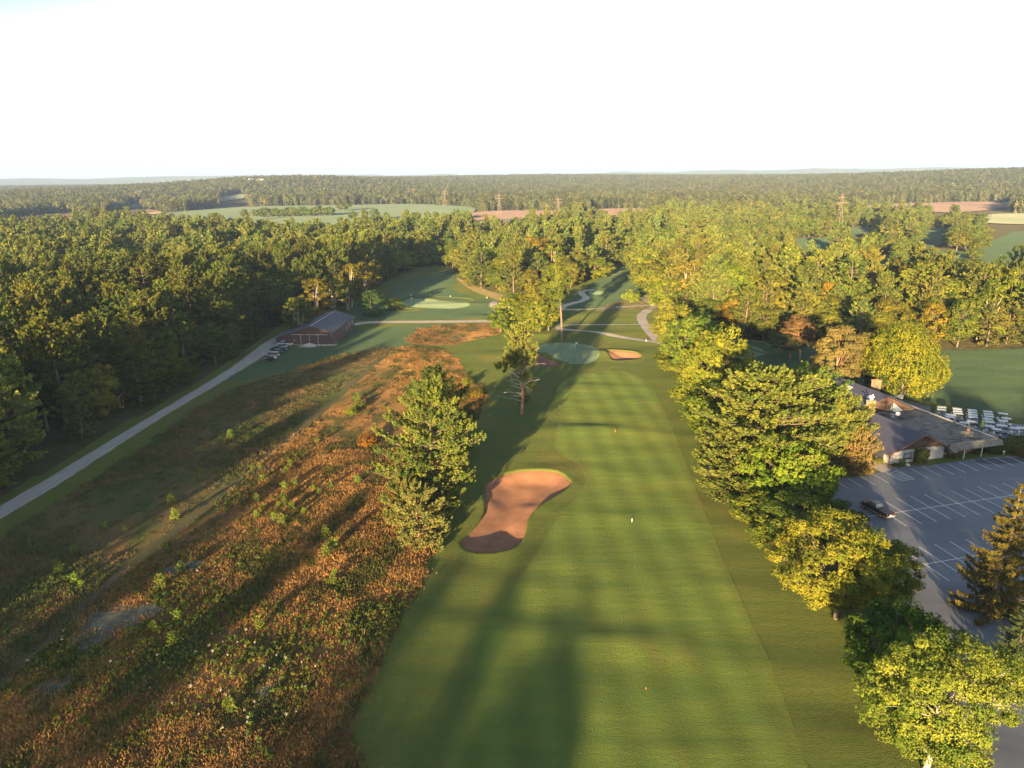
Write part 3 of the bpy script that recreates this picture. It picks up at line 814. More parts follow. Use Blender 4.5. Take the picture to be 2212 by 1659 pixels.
def spruce(seed, h=18., Rm=5., n_whorl=15, n_br=6, leaf=.34, dens_=1.0):
    """layers of boughs that sag and lift at the tip, with curtains of hanging twigs"""
    rs = np.random.RandomState(seed); segs = [(np.array([[0, 0, z] for z in np.linspace(-.3, h, 8)]), np.linspace(.3, .03, 8))]
    Ps, Tn, Tt = [], [], []
    for i in range(n_whorl):
        f = i / (n_whorl - 1); z0 = h * (.05 + .94 * f)
        for j in range(n_br):
            az = i * 1.7 + j * 6.283 / n_br + rs.normal(0, .2)
            L = Rm * ((1 - f) ** .8 * rs.uniform(.6, 1.15)) + .3
            d = np.array([math.cos(az), math.sin(az), 0]); sd = np.array([-d[1], d[0], 0])
            t = np.linspace(0, 1, 7)
            cv = d * (L * t)[:, None] + np.array([0, 0, 1]) * (z0 + rs.normal(0, .15) - .34 * L * t + .42 * L * t ** 2.4)[:, None]
            if L > .8: segs.append((cv, np.linspace(.014 * L + .02, .012, 7)))
            m = max(14, int(L * 95 * dens_))
            u = rs.uniform(.12, 1.03, m) ** .8; lat = rs.normal(0, 1, m) * (.05 + .085 * L * (1.1 - u))
            q = np.stack([np.interp(u, t, cv[:, a]) for a in range(3)], 1) + sd * lat[:, None]
            hang = rs.uniform(0, 1, m) ** 1.3 * (.15 + .85 * min(1, L * .35)) * (1.15 - .7 * u) * (.7 + .5 * np.sin(u * 40 + j))
            q[:, 2] -= hang + .10 * np.abs(lat)
            Ps.append(q); Tn.append(np.where((hang > .10)[:, None], np.array([0, 0, -1.]) + rs.normal(0, .18, (m, 3)), d + sd * (np.sign(lat) * .5)[:, None] + rs.normal(0, .2, (m, 3))))
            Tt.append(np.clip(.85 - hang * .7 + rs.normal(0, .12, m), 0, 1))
    p = np.concatenate(Ps); tn = np.concatenate(Tn); tt = np.concatenate(Tt); n = len(p)
    out = unit(np.column_stack([p[:, 0], p[:, 1], np.full(n, 1.2)]))
    V, Fc = leafquads(p, unit(out * .7 + rs.normal(0, .5, (n, 3))), tn, leaf * rs.uniform(.8, 1.5, n), np.full(n, .15))
    return V, Fc, tt, segs

TREES = {}
def make_tree(key, gen, leafm, barkm, h0=None, r0=None, **kw):
    V, Fc, tint, segs = gen(**kw)
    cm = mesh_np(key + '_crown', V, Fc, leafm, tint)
    mb = tubes(segs, 5 if kw.get('hero') else 4)
    tm = mb.mesh(key + '_trunk', barkm, True)
    TREES[key] = (cm, tm, kw.get('h', 16.), kw.get('Rm', 5.))
    return key
def combined(key):
    """crown and trunk in one mesh, for the woods that read as one mass"""
    cm, tm, h, r = TREES[key]
    import bmesh
    bm = bmesh.new(); bm.from_mesh(cm)
    nb = len(bm.faces)
    bm.from_mesh(tm)
    bm.faces.ensure_lookup_table()
    for i in range(nb, len(bm.faces)): bm.faces[i].material_index = 1
    me = bpy.data.meshes.new(key + '_whole'); bm.to_mesh(me); bm.free()
    me.materials.append(cm.materials[0]); me.materials.append(tm.materials[0])
    return me
M['far_leaf'] = leafmat('distant_leaves', (.050, .066, .024), (.150, .150, .052), vv=.6)
BR, PI_, SC = M['broad'], M['pine'], M['scots']
# near / middle variants
for i in range(4):
    make_tree(f'pine_a{i}', pine, PI_, M['bark'], seed=10 + i, h=20., Rm=5.0, base=[.04, .12, .25, .02][i], n_whorl=18, n_br=5, leaf=.52, wl=.16, dens_=1.0, tuftn=13, up=[.5, .7, .6, .35][i], irregular=.45, plume=1.25, open_=.1)
for i in range(5):
    make_tree(f'broad_a{i}', broad, BR, M['bark'], seed=30 + i, h=16., Rm=4.8, base=[.03, .06, .22, .02, .12][i], nc=[80, 72, 90, 76, 84][i], nl=125, leaf=.50, wl=.38, cr=[.25, .28, .22, .26, .24][i], lobes=.38)
make_tree('birch_a0', broad, BR, M['bark_pale'], seed=50, h=15., Rm=3.2, base=.16, nc=70, nl=100, leaf=.44, wl=.3, cr=.25, multi=3, thin=0, lobes=.4)
make_tree('birch_a1', broad, BR, M['bark_pale'], seed=51, h=15., Rm=3.0, base=.2, nc=64, nl=90, leaf=.44, wl=.3, cr=.24, multi=2, thin=.08, lobes=.5)
# farther variants with larger, fewer leaves
for i in range(3):
    make_tree(f'pine_b{i}', pine, PI_, M['bark'], seed=70 + i, h=20., Rm=5.0, base=.2, n_whorl=13, n_br=5, leaf=.9, wl=.34, dens_=.6, tuftn=8, up=.6, irregular=.45, plume=1.5, open_=.1)
    make_tree(f'broad_b{i}', broad, BR, M['bark'], seed=80 + i, h=16., Rm=4.8, base=.15, nc=50, nl=55, leaf=.9, wl=.7, cr=.29, lobes=.4)

# ---- canopy patches for the far woods
def patch(seed, size=26., n=10):
    rs = np.random.RandomState(seed); Vs, Ts = [], []
    for _ in range(n):
        cx_, cy_ = rs.uniform(-size / 2, size / 2, 2); r = rs.uniform(3.0, 5.2); h = rs.uniform(12, 19)
        conic = rs.rand() < .35
        m = 80
        d = unit(rs.normal(0, 1, (m, 3)) + np.array([0, 0, .45]))
        p = np.column_stack([cx_ + d[:, 0] * r * (.8 if conic else 1), cy_ + d[:, 1] * r * (.8 if conic else 1), h - r * 1.2 + d[:, 2] * r * (1.9 if conic else 1.2)]) + rs.normal(0, .5, (m, 3))
        m2 = 22; a = rs.uniform(0, 6.28, m2)
        q = np.column_stack([cx_ + np.cos(a) * r * .8, cy_ + np.sin(a) * r * .8, rs.uniform(1, h * .7, m2)])
        dq = np.column_stack([np.cos(a), np.sin(a), np.full(m2, .3)])
        pp = np.concatenate([p, q]); dd = unit(np.concatenate([d, dq]) + rs.normal(0, .35, (m + m2, 3)))
        V, Fc = leafquads(pp, dd, rs.normal(0, 1, pp.shape), rs.uniform(1.4, 2.8, len(pp)), rs.uniform(1.2, 2.2, len(pp)))
        Vs.append(V); Ts.append(np.clip(rs.uniform(.1, .8) + rs.normal(0, .15, len(pp)), 0, 1))
    V = np.concatenate(Vs)
    return mesh_np('woods_patch', V, np.arange(len(V), dtype=np.int32).reshape(-1, 4), M['far_leaf'], np.concatenate(Ts))

# ------------------------------------------------------------------ one object holding many instances (stuff)
def scatter(name, sources, pos, rot, scl, idx, label=None, group=None):
    src = bpy.data.collections.new(name + '_source')
    for i, me in enumerate(sources):
        o = bpy.data.objects.new(f'{name}_source_{i:02d}', me); src.objects.link(o)
    me = bpy.data.meshes.new(name)
    me.vertices.add(len(pos)); me.vertices.foreach_set('co', np.asarray(pos, np.float32).ravel())
    a = me.attributes.new('rot', 'FLOAT_VECTOR', 'POINT'); a.data.foreach_set('vector', np.asarray(rot, np.float32).ravel())
    a = me.attributes.new('scl', 'FLOAT_VECTOR', 'POINT'); a.data.foreach_set('vector', np.asarray(scl, np.float32).ravel())
    a = me.attributes.new('idx', 'INT', 'POINT'); a.data.foreach_set('value', np.asarray(idx, np.int32))
    me.materials.append(sources[0].materials[0])
    ob = link(name, me); ob['kind'] = 'stuff'
    if label: ob['label'] = label
    g = bpy.data.node_groups.new(name + '_nodes', 'GeometryNodeTree')
    g.interface.new_socket('Geometry', in_out='INPUT', socket_type='NodeSocketGeometry')
    g.interface.new_socket('Geometry', in_out='OUTPUT', socket_type='NodeSocketGeometry')
    gi = g.nodes.new('NodeGroupInput'); go = g.nodes.new('NodeGroupOutput')
    ci = g.nodes.new('GeometryNodeCollectionInfo'); ci.inputs['Collection'].default_value = src
    ci.inputs['Separate Children'].default_value = True; ci.inputs['Reset Children'].default_value = True
    ip = g.nodes.new('GeometryNodeInstanceOnPoints'); ip.inputs['Pick Instance'].default_value = True
    def attr(nm, ty):
        a = g.nodes.new('GeometryNodeInputNamedAttribute'); a.data_type = ty; a.inputs[0].default_value = nm
        return a.outputs[0]
    g.links.new(gi.outputs[0], ip.inputs['Points']); g.links.new(ci.outputs[0], ip.inputs['Instance'])
    g.links.new(attr('idx', 'INT'), ip.inputs['Instance Index'])
    g.links.new(attr('rot', 'FLOAT_VECTOR'), ip.inputs['Rotation']); g.links.new(attr('scl', 'FLOAT_VECTOR'), ip.inputs['Scale'])
    g.links.new(ip.outputs[0], go.inputs[0])
    md = ob.modifiers.new('scatter', 'NODES'); md.node_group = g
    return ob

# ------------------------------------------------------------------ placing single trees
ORD = ['first', 'second', 'third', 'fourth', 'fifth', 'sixth', 'seventh', 'eighth', 'ninth', 'tenth', 'eleventh', 'twelfth', 'thirteenth', 'fourteenth', 'fifteenth', 'sixteenth', 'seventeenth', 'eighteenth', 'nineteenth']
TENS = ['', '', 'twenty', 'thirty', 'forty', 'fifty', 'sixty']
def ordn(i):                                     # 0-based
    if i < 19: return ORD[i]
    t, u = divmod(i + 1, 10)
    return (TENS[t].replace('y', 'ieth') if u == 0 else TENS[t] + '-' + ORD[u - 1])
rnd = random.Random(4)
def put_tree(kind, key, x, y, h, r, label, group=None, tint=(1, 1, 1), rz=None, cat='tree'):
    cm, tm, h0, r0 = TREES[key]
    e = empty(kind, (x, y, float(T(x, y)) - .05), rnd.uniform(0, 6.28) if rz is None else rz, label, cat, group)
    e.scale = (r / r0, r / r0, h / h0)
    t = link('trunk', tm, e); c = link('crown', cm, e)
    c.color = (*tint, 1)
    return e
SINGLE = []                                      # x, y, radius of hand-placed trees
def tree_at(kind, key, tx, ty, d, r, label, group=None, tint=(1, 1, 1), rz=None):
    x, z = top(tx, ty, d)
    SINGLE.append((x, d, r))
    return put_tree(kind, key, x, d, z, r, label, group, tint, rz)

# hero trees, each with its own mesh
make_tree('hp0', pine, PI_, M['bark'], seed=101, h=22., Rm=7.6, base=.03, n_whorl=26, n_br=6, leaf=.32, wl=.10, dens_=1.35, tuftn=21, up=.62, irregular=.42, plume=1.15)
make_tree('hp1', pine, PI_, M['bark'], seed=102, h=18., Rm=5.6, base=.08, n_whorl=24, n_br=6, leaf=.33, wl=.11, dens_=1.2, tuftn=19, up=.55, irregular=.35, plume=1.1)
make_tree('hp2', pine, SC, M['bark_orange'], seed=103, h=10., Rm=4.6, base=.03, n_whorl=16, n_br=6, leaf=.30, wl=.10, dens_=1.8, tuftn=14, up=.5, irregular=.4, plume=.7)
make_tree('hp3', pine, PI_, M['bark'], seed=104, h=22., Rm=9., base=.10, n_whorl=24, n_br=7, leaf=.34, wl=.11, dens_=1.25, tuftn=22, up=.35, irregular=.35, plume=1.3, prof='dome')
make_tree('hp4', pine, PI_, M['bark'], seed=105, h=18., Rm=7., base=.10, n_whorl=22, n_br=6, leaf=.34, wl=.11, dens_=1.15, tuftn=22, up=.4, irregular=.4, plume=1.3, prof='dome')
make_tree('hb0', broad, BR, M['bark'], seed=111, h=12., Rm=7., base=.12, nc=140, nl=200, leaf=.36, wl=.28, cr=.17, lobes=.4)
make_tree('hb1', broad, BR, M['bark'], seed=112, h=14., Rm=7.5, base=.10, nc=180, nl=330, leaf=.24, wl=.18, cr=.155, lobes=.45, forks=9, thin=.06)
make_tree('hb2', broad, BR, M['bark_pale'], seed=113, h=17., Rm=8., base=.09, nc=200, nl=430, leaf=.20, wl=.16, cr=.145, lobes=.6, forks=11, thin=.20)
make_tree('hb3', broad, BR, M['bark'], seed=114, h=12., Rm=5., base=.08, nc=130, nl=300, leaf=.24, wl=.18, cr=.19, lobes=.3)
make_tree('hw0', broad, BR, M['bark'], seed=115, h=21., Rm=9.5, base=.02, nc=210, nl=200, leaf=.46, wl=.28, cr=.17, droop=1.0, lobes=.35)
make_tree('hs0', spruce, M['spruce'], M['bark'], seed=116, h=19., Rm=5.2, n_whorl=17, n_br=7)
make_tree('hc0', broad, SC, M['bark_orange'], seed=117, h=15., Rm=5.2, base=.22, nc=80, nl=380, leaf=.40, wl=.24, cr=.25, flat=.42, lobes=.4, thin=.08)
make_tree('hc1', broad, SC, M['bark_orange'], seed=118, h=14., Rm=3.8, base=.40, nc=50, nl=380, leaf=.40, wl=.24, cr=.28, flat=.4, lobes=.4)

G1 = 'pines standing between the meadow and the bunker'
tree_at('white_pine', 'hp0', 921, 842, 113, 8.6, 'tallest olive-green pine of the clump beside the large sand bunker', G1, (1.05, 1.0, .85), 1.0)
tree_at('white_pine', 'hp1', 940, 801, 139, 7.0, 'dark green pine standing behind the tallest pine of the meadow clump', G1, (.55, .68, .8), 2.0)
tree_at('scots_pine', 'hp2', 900, 1052, 103, 4.6, 'short yellowish pine at the foot of the tallest pine of the meadow clump', G1, (.92, 1.12, .9), .4)
tree_at('white_pine', 'hp2', 868, 1018, 108, 3.6, 'low green pine bough-like sapling under the clump on its meadow side', G1, (.6, .8, .5), 2.4)
G2 = 'tall trees in the row between the fairway and the clubhouse'
RB = [
 # kind, key, top x, top y, distance, radius, tint, label
 ('maple_tree', 'broad_a1', 1437, 608, 313, 6.4, (1.15, 1.1, .7), 'yellow-green tree beside the bend of the cart path, end of the fairway row'),
 ('maple_tree', 'hb0', 1466, 664, 229, 7.4, (1.1, 1.05, .9), 'round yellow tree overhanging the junction of the cart paths'),
 ('maple_tree', 'broad_a2', 1494, 668, 245, 7.6, (.95, 1.0, .9), 'green tree close behind the round yellow tree at the cart path junction'),
 ('maple_tree', 'hb0', 1512, 697, 201, 9, (.9, 1.02, .9), 'full green tree, third along the fairway row from the cart path junction'),
 ('maple_tree', 'broad_a4', 1468, 745, 205, 6, (1.1, 1.05, .9), 'small yellow-green tree leaning over the fairway near the small orange bunker'),
 ('maple_tree', 'hb0', 1546, 727, 165, 8.2, (1.05, 1.1, .8), 'bright yellow-green tree with spiky top in the middle of the fairway row'),
 ('maple_tree', 'broad_a0', 1508, 772, 172, 6.5, (.95, 1.05, .8), 'green tree on the fairway side of the bright spiky-topped tree'),
 ('maple_tree', 'broad_a1', 1588, 778, 168, 5.0, (1.25, .95, .8), 'small brownish tree pressed against the bright spiky-topped tree'),
 ('maple_tree', 'broad_a3', 1556, 822, 150, 7.0, (1.0, .98, .7), 'olive and orange tree hanging low over the fairway edge'),
 ('maple_tree', 'broad_a2', 1606, 850, 150, 5.6, (.6, .75, .7), 'dark green tree in the shade behind the olive and orange tree'),  # its shade is put into the leaf colour by a dark tint
 ('white_pine', 'hp3', 1655, 812, 122, 11.2, (1.05, 1.05, .9), 'huge broad yellow-green pine, biggest tree beside the clubhouse'),
 ('white_pine', 'hp4', 1745, 806, 137, 9.0, (1.05, 1.05, .9), 'tall yellow-green pine just behind the biggest tree beside the clubhouse'),
 ('white_pine', 'hp4', 1822, 862, 135, 6.2, (1.1, 1.0, .9), 'yellow-green pine touching the roof of the clubhouse'),
 ('scots_pine', 'hp2', 1858, 925, 131, 3.4, (1.05, .9, .8), 'narrow brownish pine beside the corner of the clubhouse'),
 ('white_pine', 'hp1', 1588, 925, 118, 7.5, (.95, 1.0, .9), 'wide low pine spreading over the fairway edge below the biggest tree'),
 ('maple_tree', 'hb0', 1718, 972, 111, 8.0, (.95, 1.12, .7), 'green maple with layered leaves in front of the biggest tree'),
 ('maple_tree', 'broad_a4', 1660, 1060, 108, 5.0, (1.0, 1.05, .8), 'low green maple filling the gap below the layered maple'),
 ('maple_tree', 'hb3', 1745, 1086, 97, 6.6, (1.1, 1.05, .9), 'small round yellowish tree beside the fairway edge of the parking lot'),
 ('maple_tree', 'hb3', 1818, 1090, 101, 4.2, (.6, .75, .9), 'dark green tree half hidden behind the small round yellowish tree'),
 ('locust_tree', 'hb1', 1832, 1136, 83, 7.6, (1.25, 1.12, .8), 'yellow broad-crowned tree with bare trunk beside the parking lot'),
 ('maple_tree', 'hb3', 1908, 1165, 87, 4.8, (.8, .95, .8), 'green tree tucked behind the yellow broad-crowned tree at the lot'),
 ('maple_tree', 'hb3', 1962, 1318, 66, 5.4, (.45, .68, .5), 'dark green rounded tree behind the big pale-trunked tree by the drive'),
 ('locust_tree', 'hb2', 2060, 1345, 57.5, 7.8, (1.15, 1.05, .9), 'big pale-trunked yellow-green tree beside the curving drive'),
]
for kd, key, tx, ty, d, r, tn, lb in RB:
    tree_at(kd, key, tx, ty, d, r * 1.05, lb, G2, tn)
tree_at('spruce_tree', 'hs0', 2208, 1045, 84, 5.6, 'golden-topped spruce with drooping boughs beside the parking lot', None, (1.0, .86, .62), .5)
tree_at('spruce_tree', 'hs0', 2225, 1290, 70, 3.6, 'small dark spruce under the golden-topped spruce by the drive', None, (.5, .8, .9), 1.9)
tree_at('willow_tree', 'hw0', 1972, 688, 183, 10.6, 'large yellow-green weeping-crowned tree behind the clubhouse roof', None, (1.2, 1.15, .7), .3)
GS_ = 'flat-tiered pines behind the clubhouse'
tree_at('scots_pine', 'hc0', 1818, 718, 184, 6.2, 'golden flat-tiered pine behind the clubhouse beside the weeping-crowned tree', GS_, (1.05, .9, .9), .3)
tree_at('scots_pine', 'hc0', 1862, 733, 188, 4.6, 'smaller golden pine squeezed between the tiered pine and the weeping-crowned tree', GS_, (1.05, .95, .9), 1.3)
tree_at('scots_pine', 'hc1', 1737, 690, 222, 4.6, 'pine with a lit orange top and shaded lower half on the lawn', GS_, (1.1, .9, .9), .3)
tree_at('scots_pine', 'hc1', 1712, 725, 224, 4.8, 'shaded grey-green pine next to the orange-topped pine on the lawn', GS_, (.6, .75, .9), 1.3)  # dark tint paints the shade into this pine's needles
tree_at('maple_tree', 'broad_a1', 1905, 800, 178, 4.5, 'dark small tree in shade below the tiered pine behind the clubhouse', None, (.5, .65, .7))  # this tree and the next carry their shade as a dark leaf tint
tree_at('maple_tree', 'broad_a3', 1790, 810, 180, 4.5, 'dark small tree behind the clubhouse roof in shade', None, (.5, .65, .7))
# middle group around the tall bare trunk
G3 = 'trees between the two greens in the middle of the course'
MIDT = [('birch_tree', 'birch_a0', 1096, 640, 274, 5.5, (1.15, 1.1, .8), 'birch clump with pale stems between the orange island and the green'),
 ('maple_tree', 'broad_a0', 1124, 625, 282, 6.5, (1.0, 1.02, .9), 'full green tree behind the pale-stemmed birch clump'),
 ('maple_tree', 'broad_a3', 1158, 612, 272, 6.6, (1.05, 1.02, .9), 'loose-crowned tree above the putting green, centre of the middle group'),
 ('maple_tree', 'broad_a0', 1166, 640, 266, 6.0, (1.0, 1.08, .8), 'green multi-stemmed tree nearest the putting green'),
 ('maple_tree', 'broad_a1', 1140, 655, 268, 5.6, (.95, 1.05, .8), 'low green tree between the birch clump and the putting green'),
 ('maple_tree', 'broad_a2', 1185, 655, 268, 4.6, (1.1, 1.02, .9), 'yellowish small tree behind the tall bare trunk'),
 ('maple_tree', 'broad_a4', 1082, 668, 268, 4.5, (1.05, 1.08, .8), 'small round tree at the end of the birch clump by the gravel path'),
 ]
for kd, key, tx, ty, d, r, tn, lb in MIDT: tree_at(kd, key, tx, ty, d, r, lb, G3, tn)
# lone round tree, two bushy trees beside the far green
tree_at('maple_tree', 'broad_a0', 1283, 553, 418, 10.5, 'lone round yellow-green tree beside the far fairway between the woods', None, (1.2, 1.12, .7))
tree_at('pine_tree', 'pine_a3', 799, 629, 302, 5.6, 'dark bushy evergreen behind the barn near the far green', None, (.5, .75, .9))
tree_at('maple_tree', 'broad_a3', 848, 644, 318, 4.8, 'small round bush-like tree beside the far green', None, (.75, .85, .7))
# front trees of the wood in the middle
G4 = 'front trees of the wood between the two far fairways'
MW = [('pine_tree', 'pine_a3', 1043, 536, 395, 10.5, (1.15, 1.05, .9), 'broad cone-shaped pine standing out in front of the middle wood'),
 ('pine_tree', 'pine_a0', 1008, 520, 425, 8.5, (.9, .9, .8), 'dull green pine at the fairway corner of the middle wood'),
 ('maple_tree', 'broad_a1', 1122, 532, 405, 9, (1.0, 1.1, .7), 'bright green tree at the front of the middle wood'),
 ('birch_tree', 'birch_a0', 1160, 508, 408, 9, (1.35, .88, .8), 'rusty brown birch with white stems in the middle wood'),
 ('birch_tree', 'birch_a1', 1196, 515, 405, 7, (1.05, .95, .8), 'pale olive birch next to the rusty birch'),
 ('birch_tree', 'birch_a1', 1222, 555, 398, 5, (1.7, .82, .6), 'small orange-brown birch at the edge of the middle wood'),
 ('maple_tree', 'broad_a2', 1240, 545, 412, 7, (.85, .9, .8), 'grey-green tree at the end of the middle wood by the lone tree'),
 ('maple_tree', 'broad_a4', 1075, 560, 412, 8, (.5, .62, .7), 'shaded tree in the dark notch of the middle wood')]  # shade of the notch is painted in through the dark tint
for kd, key, tx, ty, d, r, tn, lb in MW: tree_at(kd, key, tx, ty, d, r, lb, G4, tn)
# brown birches beyond the barn
G5 = 'birches along the wood edge behind the barn'
for i, (tx, ty, d, r, tn) in enumerate([(672, 600, 285, 5.2, (.95, .75, .7)), (712, 588, 300, 5.5, (.85, .72, .7)), (752, 568, 325, 5.5, (1.0, .75, .7)), (786, 560, 345, 6.2, (1.05, .78, .7)), (640, 640, 262, 4.5, (.7, .7, .7)), (745, 600, 318, 4.8, (.8, .75, .7))]):
    tree_at('birch_tree', ['birch_a0', 'birch_a1'][i % 2], tx, ty, d, r, f'brownish birch at the dark wood edge, {ordn([2, 3, 5, 6, 1, 4][i] - 1)} beyond the barn front', G5, tn)
# right-hand wood: single big ones with visible trunks
G6 = 'big trees at the front of the wood behind the clubhouse lawn'
RW = [('maple_tree', 'broad_a2', 1408, 562, 352, 10.5, (1.1, 1.05, .9), 'large pale olive tree above the bend of the cart path'),
 ('maple_tree', 'broad_a3', 1400, 528, 385, 10, (.95, .95, .9), 'tall dull green tree at the corner of the far fairway'),
 ('birch_tree', 'birch_a0', 1487, 566, 318, 8.5, (1.25, 1.0, 1.0), 'pale bare-limbed tree behind the round yellow trees'),
 ('maple_tree', 'broad_a1', 1575, 572, 292, 9.5, (1.15, 1.12, .8), 'sunlit yellow tree with forked pale trunk at the front of the clubhouse wood'),
 ('maple_tree', 'broad_a4', 1660, 585, 288, 11.5, (1.05, 1.0, .9), 'very broad olive tree beside the fork-trunked yellow tree'),
 ('pine_tree', 'pine_a0', 1702, 538, 300, 9.5, (1.1, 1.08, .9), 'tall tiered yellow pine rising over the broad olive tree'),
 ('pine_tree', 'pine_a1', 1770, 545, 296, 9.5, (1.1, 1.05, .9), 'second tall tiered pine above the lawn wood'),
 ('pine_tree', 'pine_a3', 1842, 556, 285, 9.5, (1.05, 1.05, .9), 'wide tiered pine in the middle of the clubhouse wood'),
 ('pine_tree', 'pine_a2', 1590, 532, 318, 9, (1.1, 1.05, .9), 'broad pine behind the fork-trunked yellow tree'),
 ('pine_tree', 'pine_a0', 1995, 572, 265, 10.5, (1.1, 1.12, .8), 'bright tiered pine with visible pale trunk behind the weeping-crowned tree'),
 ('maple_tree', 'broad_a0', 2062, 585, 262, 9, (.95, .98, .8), 'rounded green tree next to the bright tiered pine'),
 ('birch_tree', 'birch_a0', 2135, 630, 247, 8.2, (1.0, 1.05, .8), 'tree with three white trunks at the edge of the lawn'),
 ('maple_tree', 'broad_a2', 2192, 585, 252, 8.5, (1.0, 1.0, .8), 'tree with leaning orange-lit trunk next to the white-trunked tree'),
 ('maple_tree', 'broad_a3', 1595, 648, 285, 7.5, (.55, .65, .6), 'dark shaded tree under the fork-trunked yellow tree'),  # from here down, dark tints put the shade into the leaf colours
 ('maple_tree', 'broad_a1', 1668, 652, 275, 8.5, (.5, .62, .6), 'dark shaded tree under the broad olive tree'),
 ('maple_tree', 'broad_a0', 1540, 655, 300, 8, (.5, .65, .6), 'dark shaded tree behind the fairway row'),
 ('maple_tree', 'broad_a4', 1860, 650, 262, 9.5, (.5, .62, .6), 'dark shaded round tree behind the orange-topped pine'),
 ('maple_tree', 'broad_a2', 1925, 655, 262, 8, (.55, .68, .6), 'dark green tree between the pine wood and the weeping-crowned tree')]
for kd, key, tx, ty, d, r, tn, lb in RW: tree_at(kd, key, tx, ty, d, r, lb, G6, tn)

# ---- the half-dead pine by itself on the fairway edge
lx, lz = top(1126, 710, 168)
lone = empty('lone_pine', (lx, 168, float(T(lx, 168))), 0, 'half-dead pine with bright top tuft and broken bare limbs beside the fairway', 'tree')
SINGLE.append((lx, 168, 3))
rs = np.random.RandomState(9)
zz = np.linspace(0, lz - 1, 9)
trk = np.array([[.35 * math.sin(z * .22), .2 * math.sin(z * .3 + 1), z] for z in zz])
tubes([(trk, np.linspace(.42, .08, 9))], 7).build('trunk', M['bark_orange'], lone, True)
Vs, Ts, sg = [], [], []
def plumes(c, r, n, leaf=.5):
    nc = 34
    d = unit(rs.normal(0, 1, (nc, 3))); cc = np.array(c) + d * rs.uniform(.3, 1, (nc, 1)) * np.array(r)
    for q in cc:
        k = n // nc; ax = unit(d.mean(0) * 0 + (q - np.array(c)) / np.array(r) * .6 + np.array([0, 0, .8]))
        s = rs.uniform(0, 1, (k, 1)); rad = unit(np.cross(np.repeat(ax[None], k, 0), rs.normal(0, 1, (k, 3))))
        p = q + ax * s * 1.2 + rad * .3 * rs.uniform(.2, 1.2, (k, 1))
        V, _ = leafquads(p, unit(rad + rs.normal(0, .4, (k, 3)) + np.array([0, 0, .4])), ax * .8 + rad * .7, np.full(k, leaf) * rs.uniform(.7, 1.3, k), np.full(k, .26))
        Vs.append(V); Ts.append(np.clip(rs.uniform(.3, .9) + rs.normal(0, .1, k), 0, 1))
Vp, Fp, tp, sp_ = pine(seed=160, h=8.2, Rm=4.3, base=.02, n_whorl=12, n_br=6, leaf=.42, wl=.15, dens_=1.3, tuftn=13, up=.75, irregular=.35, plume=1.1)
Vs.append(Vp + np.array([0, 0, lz - 8.2])); Ts.append(np.clip(tp + .15, 0, 1)); sg += [(a_ + np.array([0, 0, lz - 8.2]), b_) for a_, b_ in sp_[1:]]  # top tuft lightened in its leaf tint, standing in for sunlight
for c, r, n in [((-4.2, 0, lz - 9.6), (2.8, 2.2, 1.3), 1500), ((-2.4, 0, lz - 8), (2.2, 2, 1.3), 900), ((-1.2, .5, lz - 7.4), (1.8, 2, 1.4), 600), ((2.3, 0, lz - 8.6), (1.6, 1.6, 1.0), 500), ((.9, 0, lz - 12.6), (1.7, 1.5, 1.2), 500), ((2.6, 0, lz - 15), (1.3, 1.2, 1.1), 400), ((1, 0, lz - 9.5), (1.4, 1.5, 1.6), 400)]:
    plumes(c, r, n); sg.append(curve(trk[np.argmin(abs(trk[:, 2] - c[2] + 1))], c, .1, .12, 4))
V = np.concatenate(Vs)
link('crown', mesh_np('lone_pine_crown', V, np.arange(len(V), dtype=np.int32).reshape(-1, 4), PI_, np.concatenate(Ts)), lone)
dead = []
for k in range(26):
    z = rs.uniform(4.5, lz - 8); a = rs.uniform(0, 6.28); L = rs.uniform(1.5, 4.6); b = (math.cos(a) * L, math.sin(a) * L, z + rs.uniform(-.6, 1.6))
    dead.append(curve((.2, 0, z), b, rs.uniform(-.3, .4), .09, 5, .15, rs))
    dead.append(curve(dead[-1][0][2], np.array(b) + rs.normal(0, 1.0, 3), .2, .05, 4, .1, rs))
dead.append(curve((0, 0, 7.5), (4.6, 0, 9.2), .3, .22, 5, .2, rs)); dead.append(curve((-.1, 0, 9.5), (-3.6, 0, 12), .3, .16, 5, .2, rs))
dead.append(curve((0, 0, 3.6), (-7, -.5, 5.4), .1, .07, 5, .1, rs))
tubes(dead, 4).build('dead_limbs', M['bark_pale'], lone)
tubes(sg, 4).build('limbs', M['bark'], lone)
# ---- the tall bare trunk with a thin crown
sx, sz_ = top(1196, 560, 250)
bx = at(1213, 738)[0]
snag = empty('tall_pine', (bx, 250, float(T(bx, 250))), 0, 'tall leaning tree with long bare trunk and thin crown behind the putting green', 'tree')
SINGLE.append((bx, 250, 3))
dx = sx - bx
tr = np.array([[dx * (z / sz_) ** 2 * .9, 0, z] for z in np.linspace(0, sz_ - 1.5, 9)])
tubes([(tr, np.linspace(.44, .09, 9))], 7).build('trunk', M['bark'], snag, True)
V, Fc, tint, segs = broad(seed=131, h=16, Rm=5.6, base=.0, nc=64, nl=170, leaf=.5, wl=.36, cr=.25, lobes=.5)
V = V + np.array([dx * .85, 0, sz_ - 16])
link('crown', mesh_np('tall_pine_crown', V, Fc, BR, tint), snag)

